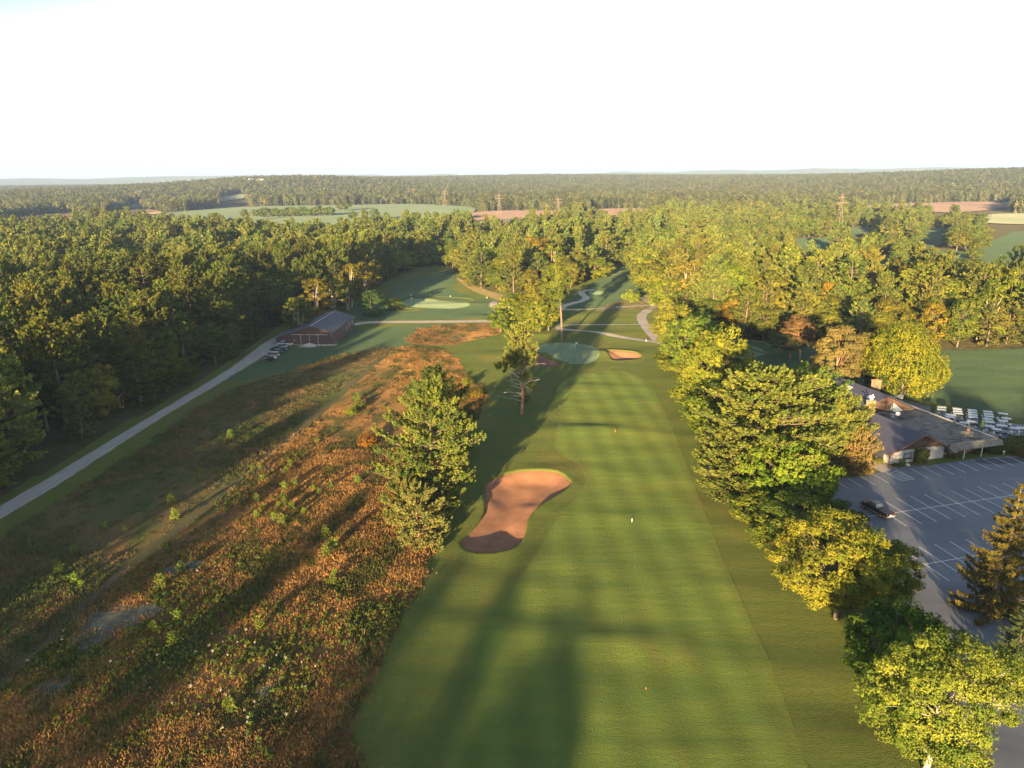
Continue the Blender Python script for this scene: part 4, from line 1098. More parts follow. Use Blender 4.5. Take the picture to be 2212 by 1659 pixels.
# trees standing in and before the pale green field far away
HG = [(552 + k * 11.5, 466 - k * .25, 13 + (k * 7 % 5), 7.5) for k in range(15)]
HG2 = [(531, 474, 17, 5.5), (762, 473, 15, 7), (788, 474, 18, 6), (812, 473, 17, 6.5), (834, 474, 14, 4.5), (877, 474, 18, 5), (898, 474, 13, 6), (924, 474, 15, 5), (942, 473, 14, 5.5), (985, 470, 15, 8), (1002, 470, 14, 8), (370, 474, 13, 6), (742, 452, 16, 12), (1180, 450, 16, 16)]
for k, (a_, b_, h_, r_) in enumerate(HG):
    x_, y_ = at(a_, b_ + 5); put_tree('broadleaf_tree', f'broad_b{k % 3}', x_, y_, h_, r_, f'far tree of the hedge line crossing the pale green field, {ordn(k)} from its open end', 'hedge line trees in the far pale green field', (.8, .9, .9))
for k, (a_, b_, h_, r_) in enumerate(HG2):
    x_, y_ = at(a_, b_ + 5); put_tree('broadleaf_tree', f'broad_b{k % 3}', x_, y_, h_, r_, f'far solitary tree on the near edge of the pale green field, size rank {ordn(sorted(HG2, key=lambda t: -t[2] * t[3]).index((a_, b_, h_, r_)))}', 'solitary trees along the far pale green field', (.9, .95, .9))

# ------------------------------------------------------------------ woods on a jittered grid
SG = np.array(SINGLE)
def in_swept(P, Q, s0, m=0):
    """inside a field or in the low ground just before it, from where it is overlooked"""
    out = np.zeros(len(P), bool)
    A = np.array(Q); lo, hi = A.min(0), A.max(0)
    for s in np.arange(1, s0 - .001, -.03):
        b = (P[:, 0] > lo[0] * s - 20 - abs(lo[0]) * .1) & (P[:, 0] < hi[0] * s + 20 + abs(hi[0]) * .1) & (P[:, 1] > lo[1] * s - 20) & (P[:, 1] < hi[1] * s + 20)
        j = np.where(b)[0]
        if len(j):
            dq, iq = dist_poly(P[j], A * s); out[j] |= iq | (dq < m)
    return out
def clear_mask(P, shrink=0):
    ok = ~inside(P, OPEN)
    for Q in FPOLY + CLEAR: ok &= ~in_swept(P, Q, .76)
    return ok
def in_view(P, hh=16, m=120):
    px_, py_ = proj(P[:, 0], P[:, 1], np.full(len(P), hh * 1.0))
    return (px_ > -m) & (px_ < 2212 + m) & (py_ < 1659 + m) & (P[:, 1] > 5)
rs = np.random.RandomState(77)
S = 8.3
gi, gj = np.meshgrid(np.arange(-64, 82), np.arange(-35, 127))
gi = gi.ravel(); gj = gj.ravel()
PG = np.column_stack([gi * S + (gj % 2) * S * .5, gj * S]) + rs.uniform(-.34, .34, (len(gi), 2)) * S
ok = clear_mask(PG)
d = np.hypot(PG[:, 0], PG[:, 1])
view = in_view(PG)
behind = (PG[:, 1] < 130) & (PG[:, 0] < -96) & (PG[:, 0] > -330)
ok &= (view | behind)
# open parkland on the right: fewer trees
park = (PG[:, 0] > 120) & (PG[:, 1] > 380) & (PG[:, 0] > PG[:, 1] * .28)
ok &= ~(park & (rs.rand(len(PG)) < .42))
for x, y, r in SINGLE:
    ok &= np.hypot(PG[:, 0] - x, PG[:, 1] - y) > r * .55
idxs = np.where(ok)[0]
PGk = PG[idxs]; gi = gi[idxs]; gj = gj[idxs]; view = view[idxs]; dk = d[idxs]
left = PGk[:, 0] < -60
nz = np.sin(PGk[:, 0] / 31 + 1) * np.sin(PGk[:, 1] / 43 + 2)
isp = rs.rand(len(PGk)) < np.where(left, .62, .38) + .25 * nz
isp &= ~((dk > 450) & (rs.rand(len(PGk)) < .5))
edge = ~clear_mask(PGk + np.array([7., 0])) | ~clear_mask(PGk + np.array([0, -7.])) | ~clear_mask(PGk + np.array([-7., 0]))
hh = np.where(isp, rs.uniform(16, 27, len(PGk)), rs.uniform(9.5, 18, len(PGk))) * (1 + .08 * nz)
hh *= np.where(dk > 500, .92, 1)
hh = np.where(edge, hh * rs.uniform(.62, .98, len(PGk)), hh)
rr_ = np.where(isp, rs.uniform(4.2, 7.6, len(PGk)), rs.uniform(4.2, 7.6, len(PGk)))
def tintv(p, i, dd):  # woods by the gravel road are tinted darker, in place of weaker light
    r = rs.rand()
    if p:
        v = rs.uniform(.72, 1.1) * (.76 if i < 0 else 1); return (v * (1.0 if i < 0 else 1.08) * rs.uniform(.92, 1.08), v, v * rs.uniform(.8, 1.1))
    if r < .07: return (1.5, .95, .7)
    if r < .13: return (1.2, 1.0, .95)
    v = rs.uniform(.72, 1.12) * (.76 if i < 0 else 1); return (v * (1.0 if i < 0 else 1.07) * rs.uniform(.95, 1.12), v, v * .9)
# individuals: the 300 of each kind that show largest
cand = np.where(view & (dk < 520) & in_view(PGk, 14, 0))[0]
def pick(mask, n):
    c = cand[mask[cand]]; return c[np.argsort(dk[c])][:n]
IP = pick(isp, 262); IB = pick(~isp, 262)
ind = np.zeros(len(PGk), bool); ind[IP] = True; ind[IB] = True
# rows for the labels
def region(i):
    x, y = PGk[i]
    if x < -60: return 'road'
    if x < 95 and y > 360 and x < y * .2 - 5: return 'mid'
    return 'club'
rows = {}
for i in np.where(ind)[0]:
    rg = region(i)
    row = -int(gi[i]) if rg == 'road' else int(gj[i])
    rows.setdefault((rg, row), []).append(i)
first = {}
for rg, row in rows: first[rg] = min(first.get(rg, 999), row)
WHERE = {'road': 'gravel road woods', 'mid': 'wood between far fairways', 'club': 'woods behind clubhouse lawn'}
GRP = {'road': 'trees of the woods beyond the gravel road', 'mid': 'trees of the wood between the far fairways', 'club': 'trees of the woods behind the clubhouse lawn'}
FROM = {'road': 'barn end', 'mid': 'barn side', 'club': 'fairway side'}
for (rg, row), L in rows.items():
    L.sort(key=(lambda i: -PGk[i][1]) if rg == 'road' else (lambda i: PGk[i][0]))
    for q, i in enumerate(L):
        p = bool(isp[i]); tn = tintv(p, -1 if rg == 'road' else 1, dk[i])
        kind = 'pine_tree' if p else 'broadleaf_tree'
        if edge[i]: key = ['pine_a0', 'pine_a3'][rs.randint(2)] if p else ['broad_a0', 'broad_a1', 'broad_a3'][rs.randint(3)]
        else: key = f'pine_a{rs.randint(4)}' if p else (f'broad_a{rs.randint(5)}' if rs.rand() < .85 else f'birch_a{rs.randint(2)}')
        tone = 'rusty' if tn[0] > 1.4 else ('dark' if tn[1] < .88 else ('bright' if tn[1] > 1.05 else 'green'))
        lb = f"{tone} {'pine' if p else 'leafy tree'}, row {row - first[rg] + 1} of {WHERE[rg]}, {ordn(q)} from {FROM[rg]}"
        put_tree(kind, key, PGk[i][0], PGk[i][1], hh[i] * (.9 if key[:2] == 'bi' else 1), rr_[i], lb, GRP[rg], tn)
# the rest as one mass
rest = np.where(~ind)[0]
keys = [f'pine_a{i}' for i in range(2)] + [f'broad_a{i}' for i in range(2)] + [f'pine_b{i}' for i in range(3)] + [f'broad_b{i}' for i in range(3)] + ['birch_a0']
srcs = [combined(k) for k in keys]
n = len(rest); isr = isp[rest]; dr = dk[rest]
kid = np.where(isr, rs.randint(0, 2, n), 2 + rs.randint(0, 2, n))
farm = (dr > 430) | ~view[rest]
kid = np.where(farm, np.where(isr, 4 + rs.randint(0, 3, n), 7 + rs.randint(0, 3, n)), kid)
BK = [(x_ + (j_ % 2) * 4 + (j_ * 37 % 5) - 2, y_ + (j_ * 53 % 7) - 3, 19 + (j_ * 29 % 6), 6) for j_, (x_, y_) in enumerate([(a_, b_) for a_ in range(50, 122, 7) for b_ in range(-50, 26, 8)])] + [(-38, -60, 17, 5), (-58, -104, 27, 7), (-66, -112, 29, 7.5), (-52, -118, 28, 7), (-74, -122, 30, 7), (-60, -130, 30, 7), (-44, -96, 23, 6), (-72, -26, 20, 6), (26, -40, 14, 5), (42, -50, 18, 6), (38, -20, 14, 5), (52, -8, 15, 6), (60, 18, 14, 6)]
PGk = np.concatenate([PGk, [(a, b) for a, b, c, d_2 in BK]]); hh = np.concatenate([hh, [c for a, b, c, d_2 in BK]]); rr_ = np.concatenate([rr_, [d_2 for a, b, c, d_2 in BK]])
rest = np.concatenate([rest, np.arange(len(PGk) - len(BK), len(PGk))]); kid = np.concatenate([kid, np.array([0, 2, 3] * len(BK))[:len(BK)]]); n = len(rest)
h0 = np.array([TREES[k][2] for k in keys])[kid]; r0 = np.array([TREES[k][3] for k in keys])[kid]
# mid-distance trees beyond the grid, 1050 m to 1500 m patches take over
pos = np.column_stack([PGk[rest], T(PGk[rest, 0], PGk[rest, 1])])
rot = np.column_stack([np.zeros(n), np.zeros(n), rs.uniform(0, 6.28, n)])
scl = np.column_stack([rr_[rest] / r0, rr_[rest] / r0, hh[rest] / h0])
scatter('forest', srcs, pos, rot, scl, kid, 'dense mixed woods of pines and leafy trees reaching away behind the golf course')
# canopy patches
PS = 21.
px_ = []
yy = 0.
a, b = np.meshgrid(np.arange(-260, 261), np.arange(45, 300))
PP = np.column_stack([a.ravel() * PS, b.ravel() * PS]).astype(float)
keepm = (np.abs(PP[:, 0]) < PP[:, 1] * .80 + 60) & (np.hypot(PP[:, 0], PP[:, 1]) < 5600) & ((PP[:, 1] > 1052) | (PP[:, 0] > 82 * S) | (PP[:, 0] < -64 * S))
PP = PP[keepm] + rs.uniform(-6, 6, (keepm.sum(), 2))
fd = np.zeros(len(PP), bool)
for Q in FPOLY:
    fd |= in_swept(PP, Q, .76, 9)
for Q in CLEAR: fd |= in_swept(PP, Q, .76)
PP = PP[~fd]
n = len(PP)
zz_ = T(PP[:, 0], PP[:, 1])
sc_n = rs.uniform(.85, 1.25, n)
scatter('distant_woods', [patch(200 + i) for i in range(6)], np.column_stack([PP, zz_ - 1]), np.column_stack([np.zeros(n), np.zeros(n), rs.uniform(0, 6.28, n)]),
        np.column_stack([np.ones(n), np.ones(n), sc_n]), rs.randint(0, 6, n), 'endless woodland canopy stretching to the horizon')
print('individual trees', ind.sum(), 'rest', len(rest), 'patches', n)

# ================================================================== buildings
def ribs(name, col, period, rough=.5, metal=0.0, axis='X', col2=None, depth=.03, spec=.4):
    n = NT(name); tc = n.n('ShaderNodeTexCoord'); sx = n.n('ShaderNodeSeparateXYZ'); n.l(tc.outputs['Object'], sx.inputs[0])
    s = n.math('SINE', n.math('MULTIPLY', sx.outputs[axis], 2 * math.pi / period))
    k = n.step(s, .6, 1.0)
    f = n.noise(tc.outputs['Object'], .5, 5, .65)
    c = n.mix(f, tuple(v * .8 for v in col), tuple(v * 1.18 for v in col))
    c = n.mix(n.math('MULTIPLY', k, .45), c, col2 or tuple(v * .6 for v in col))
    return n.surf(c, rough, n.bump(k, .6, depth), metal, spec)
def shingle(name, a, b, sx_=1.0, rough=.95):
    n = NT(name); tc = n.n('ShaderNodeTexCoord'); mp = n.n('ShaderNodeMapping'); n.l(tc.outputs['Object'], mp.inputs[0]); mp.inputs['Rotation'].default_value = (0, 0, 0)
    v = n.n('ShaderNodeTexVoronoi'); v.inputs['Scale'].default_value = 3.2 * sx_; n.l(mp.outputs[0], v.inputs['Vector'])
    c = n.mix(v.outputs['Color'], a, b); s = n.n('ShaderNodeSeparateColor'); n.l(v.outputs['Color'], s.inputs[0])
    c = n.mix(s.outputs[0], a, b)
    c = n.mix(n.math('MULTIPLY', n.noise(tc.outputs['Object'], .7, 5, .7), .6), c, tuple(x * .5 for x in a))
    return n.surf(c, rough, n.bump(v.outputs['Distance'], .5, .03), spec=.1)
M['barn_wall'] = ribs('barn_siding', (.085, .052, .048), .6, .6)
M['barn_roof'] = ribs('barn_roof_metal', (.085, .085, .10), .9, .85, 0, 'Y', spec=.1)
M['barn_trim'] = plain('barn_trim', (.42, .38, .34), .7)
M['metal_roof'] = ribs('dark_blue_metal_roof', (.052, .052, .078), .45, .7, 0, 'Y', (.06, .06, .08))
M['cedar'] = shingle('cedar_shingles', (.070, .045, .034), (.15, .10, .075))
M['mansard'] = shingle('weathered_shingles', (.18, .17, .14), (.30, .28, .24), .7)
M['white_wall'] = plain('painted_block_wall', (.36, .35, .325), .85, var=.08, sc_=2)
n = NT('tar_roof'); tc = n.n('ShaderNodeTexCoord')
c = n.ramp(n.noise(tc.outputs['Object'], .35, 6, .7, .6), [(.35, (.035, .033, .035)), (.5, (.13, .115, .10)), (.7, (.20, .18, .155))])
M['tar'] = n.surf(c, .9, spec=.2)
M['trim_dark'] = plain('dark_trim', (.05, .045, .045), .6)
M['trim_brown'] = plain('brown_trim', (.13, .075, .05), .7)
M['white'] = plain('white_paint', (.62, .62, .60), .5, var=.05)
M['cart_white'] = plain('cart_shell', (.46, .47, .48), .5, var=.05)
M['stone_tan'] = shingle('tan_stone', (.17, .12, .08), (.28, .21, .15), .8)
M['glass'] = plain('window_glass', (.05, .06, .07), .12, spec=.8, var=.05)
M['glass_pale'] = plain('pale_glass', (.24, .26, .25), .2, spec=.6, var=.1)  # paler glass tone for some panes and the cart windscreens
M['brick'] = shingle('chimney_brick', (.34, .17, .10), (.44, .25, .15), 1.2)
M['concrete'] = plain('concrete', (.38, .36, .33), .9)
M['steel'] = plain('galvanised_steel', (.40, .40, .40), .45, .5)
M['rusty'] = plain('weathered_lattice_steel', (.22, .16, .13), .8)
M['rock'] = plain('rock', (.38, .35, .31), .95, var=.35, sc_=4)
M['rubber'] = plain('tyre_rubber', (.02, .02, .02), .85)
M['rim'] = plain('wheel_rim', (.45, .45, .46), .4, .5)
M['black'] = plain('black_plastic', (.025, .025, .027), .6)
M['red'] = plain('red_lamp', (.35, .02, .02), .3)
M['skylight'] = plain('skylight_dome', (.52, .50, .50), .3)

# ---- barn (local x along the front wall, y into the depth)
ax, ay = -84.4, 248.9; bx_, by_ = -64.1, 247.9
ang = math.atan2(by_ - ay, bx_ - ax); W_ = math.hypot(bx_ - ax, by_ - ay); DP = 30.0
tz = float(T(-74, 262))
barn = empty('barn', (ax, ay, tz), ang, 'dark red-brown metal barn with grey roof beside the gravel road', 'barn')
xr = W_ - 7.3; zl, zr, zp = 2.5, 4.5, 6.7
wl_ = MB(); prof = [(0, -.3), (W_, -.3), (W_, zr), (xr, zp), (0, zl)]
wl_.prism(prof, 0, DP); wl_.build('wall', M['barn_wall'], barn)
rf = MB()
o_ = .5
def roofslab(mb, x0, z0, x1, z1, y0, y1, th=.14):
    mb.hexa([(x0, y0, z0), (x1, y0, z1), (x1, y1, z1), (x0, y1, z0)], [(x0, y0, z0 + th), (x1, y0, z1 + th), (x1, y1, z1 + th), (x0, y1, z0 + th)])
sl = (zp - zl) / xr; sr = (zp - zr) / 7.3
roofslab(rf, -o_, zl - sl * o_ + .02, xr, zp + .02, -o_, DP + o_); roofr = MB(); roofslab(roofr, xr + .005, zp + .02, W_ + o_, zr - sr * o_ + .02, -o_, DP + o_)
rfo = rf.build('roof', M['barn_roof'], barn); roofr.build('roof', M['barn_roof'], barn)
MB().box(xr, DP / 2, zp + .2, .3, DP + 1.1, .08).build('ridge_cap', M['steel'], rfo)
MB().prism([(0, zl - .12), (xr, zp - .12), (xr, zp + .02), (0, zl + .02)], -.56, -.50).build('fascia', M['trim_brown'], barn)
x0 = 5.9
for k in range(4):
    dr = MB().box2(x0 + k * 3.15, x0 + k * 3.15 + 3.1, -.10, -.02, .05, 3.55).build('door', M['barn_wall'], barn)
    if k: MB().box(x0 + k * 3.15 - .03, -.14, 1.85, .16, .07, 3.6).build('door_edge', M['barn_trim'], dr)
MB().box2(x0 - .1, x0 + 12.8, -.20, -.02, 3.56, 3.74).build('door_rail', M['barn_trim'], barn)
MB().box2(x0 - .1, x0 + 13.1, -.16, -.02, -.02, .12).build('door_sill', M['barn_trim'], barn)
MB().box(x0 + .8, -.14, 1.6, .3, .05, .3).build('sign_plate', M['white'], barn)
for yy_, zz2, wd_, ht_ in ((19, 1.5, .9, 1.2), (22.5, 2.1, 1.1, 1.3), (27, 2.2, 1.2, 1.4)):
    fr = MB().box2(W_ + .01, W_ + .06, yy_, yy_ + wd_, zz2 - .1, zz2 + ht_).build('window', M['white'], barn)
    MB().box2(W_ + .062, W_ + .08, yy_ + .12, yy_ + wd_ - .12, zz2 + .02, zz2 + ht_ - .12).build('pane', M['glass_pale'], fr)
MB().box(W_ + .3, DP - .4, zr - .5, .4, .3, .3).build('wall_lamp', M['white'], barn)

# ---- rocks and a heap of gravel by the barn doors
def blob(name, x, y, rx, ry, rz, mat, seed, label=None, cat=None, group=None, n=14, rough_=.18, kind=None):
    rs_ = np.random.RandomState(seed); V, Fc = [], []
    nu, nv = n, n // 2
    for j in range(nv + 1):
        ph = math.pi / 2 * j / nv
        for i in range(nu):
            th = 2 * math.pi * i / nu; k = 1 + rs_.uniform(-rough_, rough_)
            V.append((x + rx * math.cos(th) * math.cos(ph) * k, y + ry * math.sin(th) * math.cos(ph) * k, float(T(x, y)) + rz * math.sin(ph) * k - .03))
    for j in range(nv):
        for i in range(nu): Fc.append((j * nu + i, j * nu + (i + 1) % nu, (j + 1) * nu + (i + 1) % nu, (j + 1) * nu + i))
    return tag(link(name, mesh_np(name, V, np.array(Fc), mat)), label, cat, group, kind)
def bloc(px, py): return at(px, py)
q = at(667, 748); blob('gravel_heap', q[0], q[1], 2.6, 1.7, 1.1, M['rock'], 3, 'grey heap of gravel in front of the barn doors', 'heap')
for i, (a_, b_) in enumerate([(650, 749), (688, 746), (697, 746), (704, 745.5), (711, 745), (718, 745), (725, 744)]):
    q = at(a_, b_); blob('rock', q[0], q[1], .5 + .12 * (i % 3), .5, .45, M['rock'], 20 + i, f'pale rock lying before the barn wall, {ordn(i)} from the road side', 'rock', 'rocks along the barn front', 8)

# ---- clubhouse. local x = u (along the front wall), y = v (into the depth)
OC = Vector((77.2, 135.2)); angc = math.atan2(.262, .965)
tzc = float(T(90, 145))
club = empty('clubhouse', (OC.x, OC.y, tzc), angc, 'white-walled golf clubhouse with dark blue gabled roofs and a flat tar roof', 'clubhouse')
GW, GD, ze, zrg = 13.6, 17.0, 2.8, 6.0
MB().box2(0, GW, 0, GD, -.3, ze).build('wall', M['white_wall'], club)
MB().prism([(-.0, ze + .005), (GW, ze + .005), (GW / 2 + .5, zrg - .15)], .05, GD + 1).build('gable', M['cedar'], club)
rf = MB(); xm = GW / 2 + .5
sA = (zrg - ze) / xm; sB = (zrg - ze) / (GW - xm)
roofslab(rf, -.9, ze - sA * .9 + .05, xm, zrg + .05, -.9, GD + 2)
r1 = rf.build('roof', M['metal_roof'], club)
rf = MB(); roofslab(rf, xm + .005, zrg + .05, GW + .8, ze - sB * .8 + .05, -.9, GD + 2); rf.build('roof', M['metal_roof'], club)
for xa, za, xb, zb in ((-.9, ze - sA * .9, xm, zrg), (xm, zrg, GW + .8, ze - sB * .8)):
    MB().hexa([(xa, -.98, za - .18), (xb, -.98, zb - .18), (xb, -.91, zb - .18), (xa, -.91, za - .18)], [(xa, -.98, za + .16), (xb, -.98, zb + .16), (xb, -.91, zb + .16), (xa, -.91, za + .16)]).build('fascia', M['trim_brown'], club)
MB().box2(-1.0, -.92, -.9, GD, ze - sA * .9 - .1, ze - sA * .9 + .1).build('gutter', M['trim_dark'], club)
MB().tube([(-.6, -.4, ze - .35), (-.08, -.1, ze - .6), (-.08, -.1, 0)], .07).build('downpipe', M['trim_dark'], club)
# rear wing, higher
RX0, RX1, RY0, RY1, rze, rzr = 6.0, 25.5, 20.5, 36.5, 3.2, 7.4
xm2 = 16.6
MB().box2(RX0, RX1, RY0, RY1, -.3, rze).build('wall', M['white_wall'], club)
MB().prism([(RX0, rze + .005), (RX1, rze + .005), (xm2, rzr - .15)], RY0 + .1, RY1 - .1).build('gable', M['cedar'], club)
s2 = (rzr - rze) / (xm2 - RX0); s3 = (rzr - rze) / (RX1 - xm2)
rf = MB(); roofslab(rf, RX0 - .9, rze - s2 * .9 + .05, xm2, rzr + .05, RY0 - 1, RY1 + 1); r2 = rf.build('roof', M['metal_roof'], club)
rf = MB(); roofslab(rf, xm2 + .005, rzr + .05, RX1 + .8, rze - s3 * .8 + .05, RY0 - 1, RY1 + 1); rf.build('roof', M['metal_roof'], club)
# link roof between the wings on the fairway side
rf = MB(); roofslab(rf, -.9, 2.45, 9, 5.3, GD + 1.9, RY0 + 2); rf.build('roof', M['metal_roof'], club)
for xs, ys in ((14.2, RY0 + 9.5), (13.9, RY0 + 1.8)):
    z_ = rze + s2 * (xs - RX0)
    MB().hexa([(xs - .6, ys - .7, z_ - .6 * s2 + .2), (xs + .6, ys - .7, z_ + .6 * s2 + .2), (xs + .6, ys + .7, z_ + .6 * s2 + .2), (xs - .6, ys + .7, z_ - .6 * s2 + .2)],
              [(xs - .6, ys - .7, z_ - .6 * s2 + .38), (xs + .6, ys - .7, z_ + .6 * s2 + .38), (xs + .6, ys + .7, z_ + .6 * s2 + .38), (xs - .6, ys + .7, z_ - .6 * s2 + .38)]).build('skylight', M['skylight'], r2)
MB().box2(10.3, 11.9, RY0 - 2.2, RY0 - 1.1, 4, 7.0).build('chimney', M['brick'], club)
MB().box2(10.2, 12.0, RY0 - 2.3, RY0 - 1.0, 7.0, 7.15).build('chimney_cap', M['stone_tan'], club)
MB().tube([(10.8, RY0 - 1.7, 7.1), (10.8, RY0 - 1.7, 7.9), (10.5, RY0 - 1.7, 8.1), (10.3, RY0 - 1.7, 7.9)], .13, 8).build('vent_pipe', M['white'], club)
MB().tube([(11.5, RY0 - 1.5, 7.1), (11.5, RY0 - 1.5, 8.5)], .12, 8).build('vent_pipe', M['white'], club)
c2 = MB().box2(21.3, 22.9, RY1 - 7.5, RY1 - 6.0, 3, 7.9).build('chimney', M['stone_tan'], club); MB().box2(21.2, 23.0, RY1 - 7.6, RY1 - 5.9, 7.9, 8.1).build('chimney_cap', M['brick'], c2)
# flat roofed wing
FX0, FX1, FY0, FY1, zf_ = GW + .02, 25.2, 1.2, RY0 - .02, 3.15
MB().box2(FX0, FX1 - 1.6, FY0, FY1, -.3, 2.6).build('wall', M['concrete'], club)
MB().box2(GW - 2.5, FX1 + 1.2, -.6, FY1 + 8, zf_ - .35, zf_).build('flat_roof', M['tar'], club)
e1 = MB(); e1.box2(FX1 + 1.2, FX1 + 1.5, -.7, FY1 + 8, zf_ - .4, zf_ + .22); e1.build('parapet', M['concrete'], club)
MB().hexa([(GW - .2, -2.0, 2.15), (FX1 + 2.0, -2.0, 2.15), (FX1 + 1.5, -.62, 2.4), (GW + .2, -.62, 2.4)], [(GW + .3, -1.1, 3.35), (FX1 + 1.5, -1.1, 3.35), (FX1 + 1.5, -.65, 3.35), (GW + .3, -.65, 3.35)]).build('mansard_fascia', M['mansard'], club)
for xs in (17.2, 21.8): MB().box(xs, -1.7, 1.05, .14, .14, 2.3).build('porch_post', M['white'], club)
MB().box2(18.6, 20.0, FY0 - .06, FY0 - .01, 0, 2.4).build('door', M['trim_brown'], club)
MB().box2(20.0, 21.3, FY0 - .3, FY0 - .01, -.1, 2.5).build('stone_pier', M['brick'], club)
def window(x, y, z, wd_, ht_, face='y', m='glass_pale'):
    g_ = .12
    if face == 'y':
        f = MB().box2(x, x + wd_, y - .08, y - .004, z, z + ht_).build('window', M['trim_dark'], club)
        MB().box2(x + g_, x + wd_ - g_, y - .095, y - .082, z + g_, z + ht_ - g_).build('pane', M[m], f)
        MB().box2(x - .12, x + wd_ + .12, y - .2, y - .004, z - .2, z - .01).build('sill', M['trim_dark'], f)
        MB().box2(x + wd_ / 2 - .03, x + wd_ / 2 + .03, y - .11, y - .096, z + g_, z + ht_ - g_).build('frame', M['white'], f)
    else:
        f = MB().box2(x - .08, x - .004, y, y + wd_, z, z + ht_).build('window', M['trim_dark'], club)
        MB().box2(x - .095, x - .082, y + g_, y + wd_ / 2 - .05, z + g_, z + ht_ - g_).build('pane', M[m], f)
        MB().box2(x - .095, x - .082, y + wd_ / 2 + .05, y + wd_ - g_, z + g_, z + ht_ - g_).build('pane', M[m], f)
        MB().box2(x - .2, x - .004, y - .12, y + wd_ + .12, z - .2, z - .01).build('sill', M['trim_dark'], f)
window(3.4, 0, .95, 2.0, 1.15); window(8.6, 0, .95, 1.5, 1.15); window(0, 1.6, .75, 3.6, 1.35, 'x', 'glass'); window(0, 8.5, .75, 3.6, 1.35, 'x', 'glass')
window(15.0, FY0, .8, 2.9, 1.4, 'y', 'glass'); window(21.5, FY0, .9, 1.6, 1.3, 'y', 'glass')
window(17.8, RY0, 3.5, 1.5, 1.3, 'y', 'glass')
# low stone cap, small machine and aerial on the flat roof
MB().box2(20.2, 22.6, 1.6, 2.6, zf_ + .01, zf_ + 1.1).build('stone_chimney', M['mansard'], club)
MB().tube([(21.6, 2.1, zf_ + 1.1), (21.6, 2.1, zf_ + 1.7)], .25, 8).build('vent_pipe', M['brick'], club)
MB().box(16.0, 17.2, zf_ + .35, 1.1, .8, .7).build('air_conditioner', M['steel'], club)
MB().tube([(16.9, 16.5, zf_), (16.9, 16.5, zf_ + .9)], .05).build('dish_mast', M['steel'], club)
MB().tube([(16.7, 16.3, zf_ + .9), (16.6, 16.2, zf_ + .98), (16.5, 16.1, zf_ + 1.1)], [.08, .4, .5], 10).build('satellite_dish', M['white'], club)
MB().hexa([(18.6, RY0 - .7, 3.3), (21.6, RY0 - .7, 3.3), (21.6, RY0 - .1, 3.3), (18.6, RY0 - .1, 3.3)], [(18.9, RY0 - .15, 5.2), (19.3, RY0 - .15, 5.2), (19.3, RY0 - .08, 5.2), (18.9, RY0 - .08, 5.2)]).build('roof_cricket', M['steel'], club)

def L2(x, y):       # clubhouse local -> world
    v = OC + U * x + Vector((-.262, .965)) * y; return v.x, v.y

# ---- clipped shrubs and hedges
def hedge(name, Q, h, label, seed, mat, tint=(1, 1, 1), leaf=.24, dn=26, cat='hedge', group=None):
    rs_ = np.random.RandomState(seed); A = np.array(Q); lo, hi = A.min(0), A.max(0)
    area = (hi - lo).prod(); n_ = int(area * dn); P_ = rs_.uniform(lo, hi, (n_, 2)); dq, iq = dist_poly(P_, A); P_ = P_[iq]; dq = dq[iq]
    topz = h * (.82 + .18 * np.minimum(1, dq / .8)) + .12 * np.sin(P_[:, 0] * 1.9) * np.sin(P_[:, 1] * 2.3)
    a = np.column_stack([P_, topz - np.abs(rs_.normal(0, .12, len(P_)))]); na = unit(np.array([0, 0, 1.]) + rs_.normal(0, .45, a.shape))
    D2 = np.array(dens([tuple(q) for q in A], .08)); cc = A.mean(0); k = max(1, int(h / .12)); D3 = np.repeat(D2, k, 0)
    b = np.column_stack([D3 + rs_.normal(0, .10, D3.shape), rs_.uniform(0, h * .95, len(D3))]); nb = unit(np.column_stack([D3 - cc, np.full(len(D3), .6)]) / 2 + rs_.normal(0, .45, b.shape))
    p = np.concatenate([a, b]); nn = np.concatenate([na, nb]); n2 = len(p)
    c0 = cc; z0 = float(T(*cc))
    V, Fc = leafquads(p - np.array([c0[0], c0[1], 0]), nn, rs_.normal(0, 1, p.shape), np.full(n2, leaf) * rs_.uniform(.7, 1.4, n2), np.full(n2, leaf * .8))
    e = empty(name, (c0[0], c0[1], z0), 0, label, cat, group)
    c = link('foliage', mesh_np(name, V, Fc, mat, np.clip(rs_.normal(.35, .2, n2), 0, 1)), e); c.color = (*tint, 1)
    st = MB()
    for _ in range(5):
        t = rs_.uniform(.25, .75); q = A[rs_.randint(len(A))] * (1 - t) + cc * t - cc; st.tube([(q[0], q[1], -.1), (q[0], q[1], h * .8)], .05, 4)
    link('stem', st.mesh('stem', M['bark']), e)
    return e
hedge('hedge', [L2(24.6, -1.6), L2(29, -2.4), L2(36, -3.4), L2(47, -5), L2(47, -1.5), L2(36, 1.0), L2(29, 1.6), L2(24.6, .8)], 2.3, 'long dense green hedge between the clubhouse porch and the parking lot', 3, M['broad'], (.75, .8, .8))
hedge('hedge', [L2(29, -4.8), L2(38, -6.0), L2(47, -7.2), L2(47, -5.4), L2(38, -3.6), L2(29, -2.6)], 1.5, 'lower brownish hedge in front of the long green hedge', 4, M['broad'], (1.2, .8, .7))
hedge('ivy_shrub', [L2(6.0, -1.5), L2(8.3, -1.5), L2(8.3, -.15), L2(6.0, -.15)], 3.1, 'tall clipped shrub growing against the white front wall of the clubhouse', 5, M['broad'], (.8, .75, .8), cat='shrub')
q0 = L2(2.2, -1.1); hedge('young_shrub', [(q0[0] + math.cos(a) * .5, q0[1] + math.sin(a) * .5) for a in np.arange(0, 6.2, .8)], 1.3, 'thin young shrub in the flower bed at the clubhouse corner', 6, M['broad'], (.7, .9, .8), .18, 18, 'shrub')
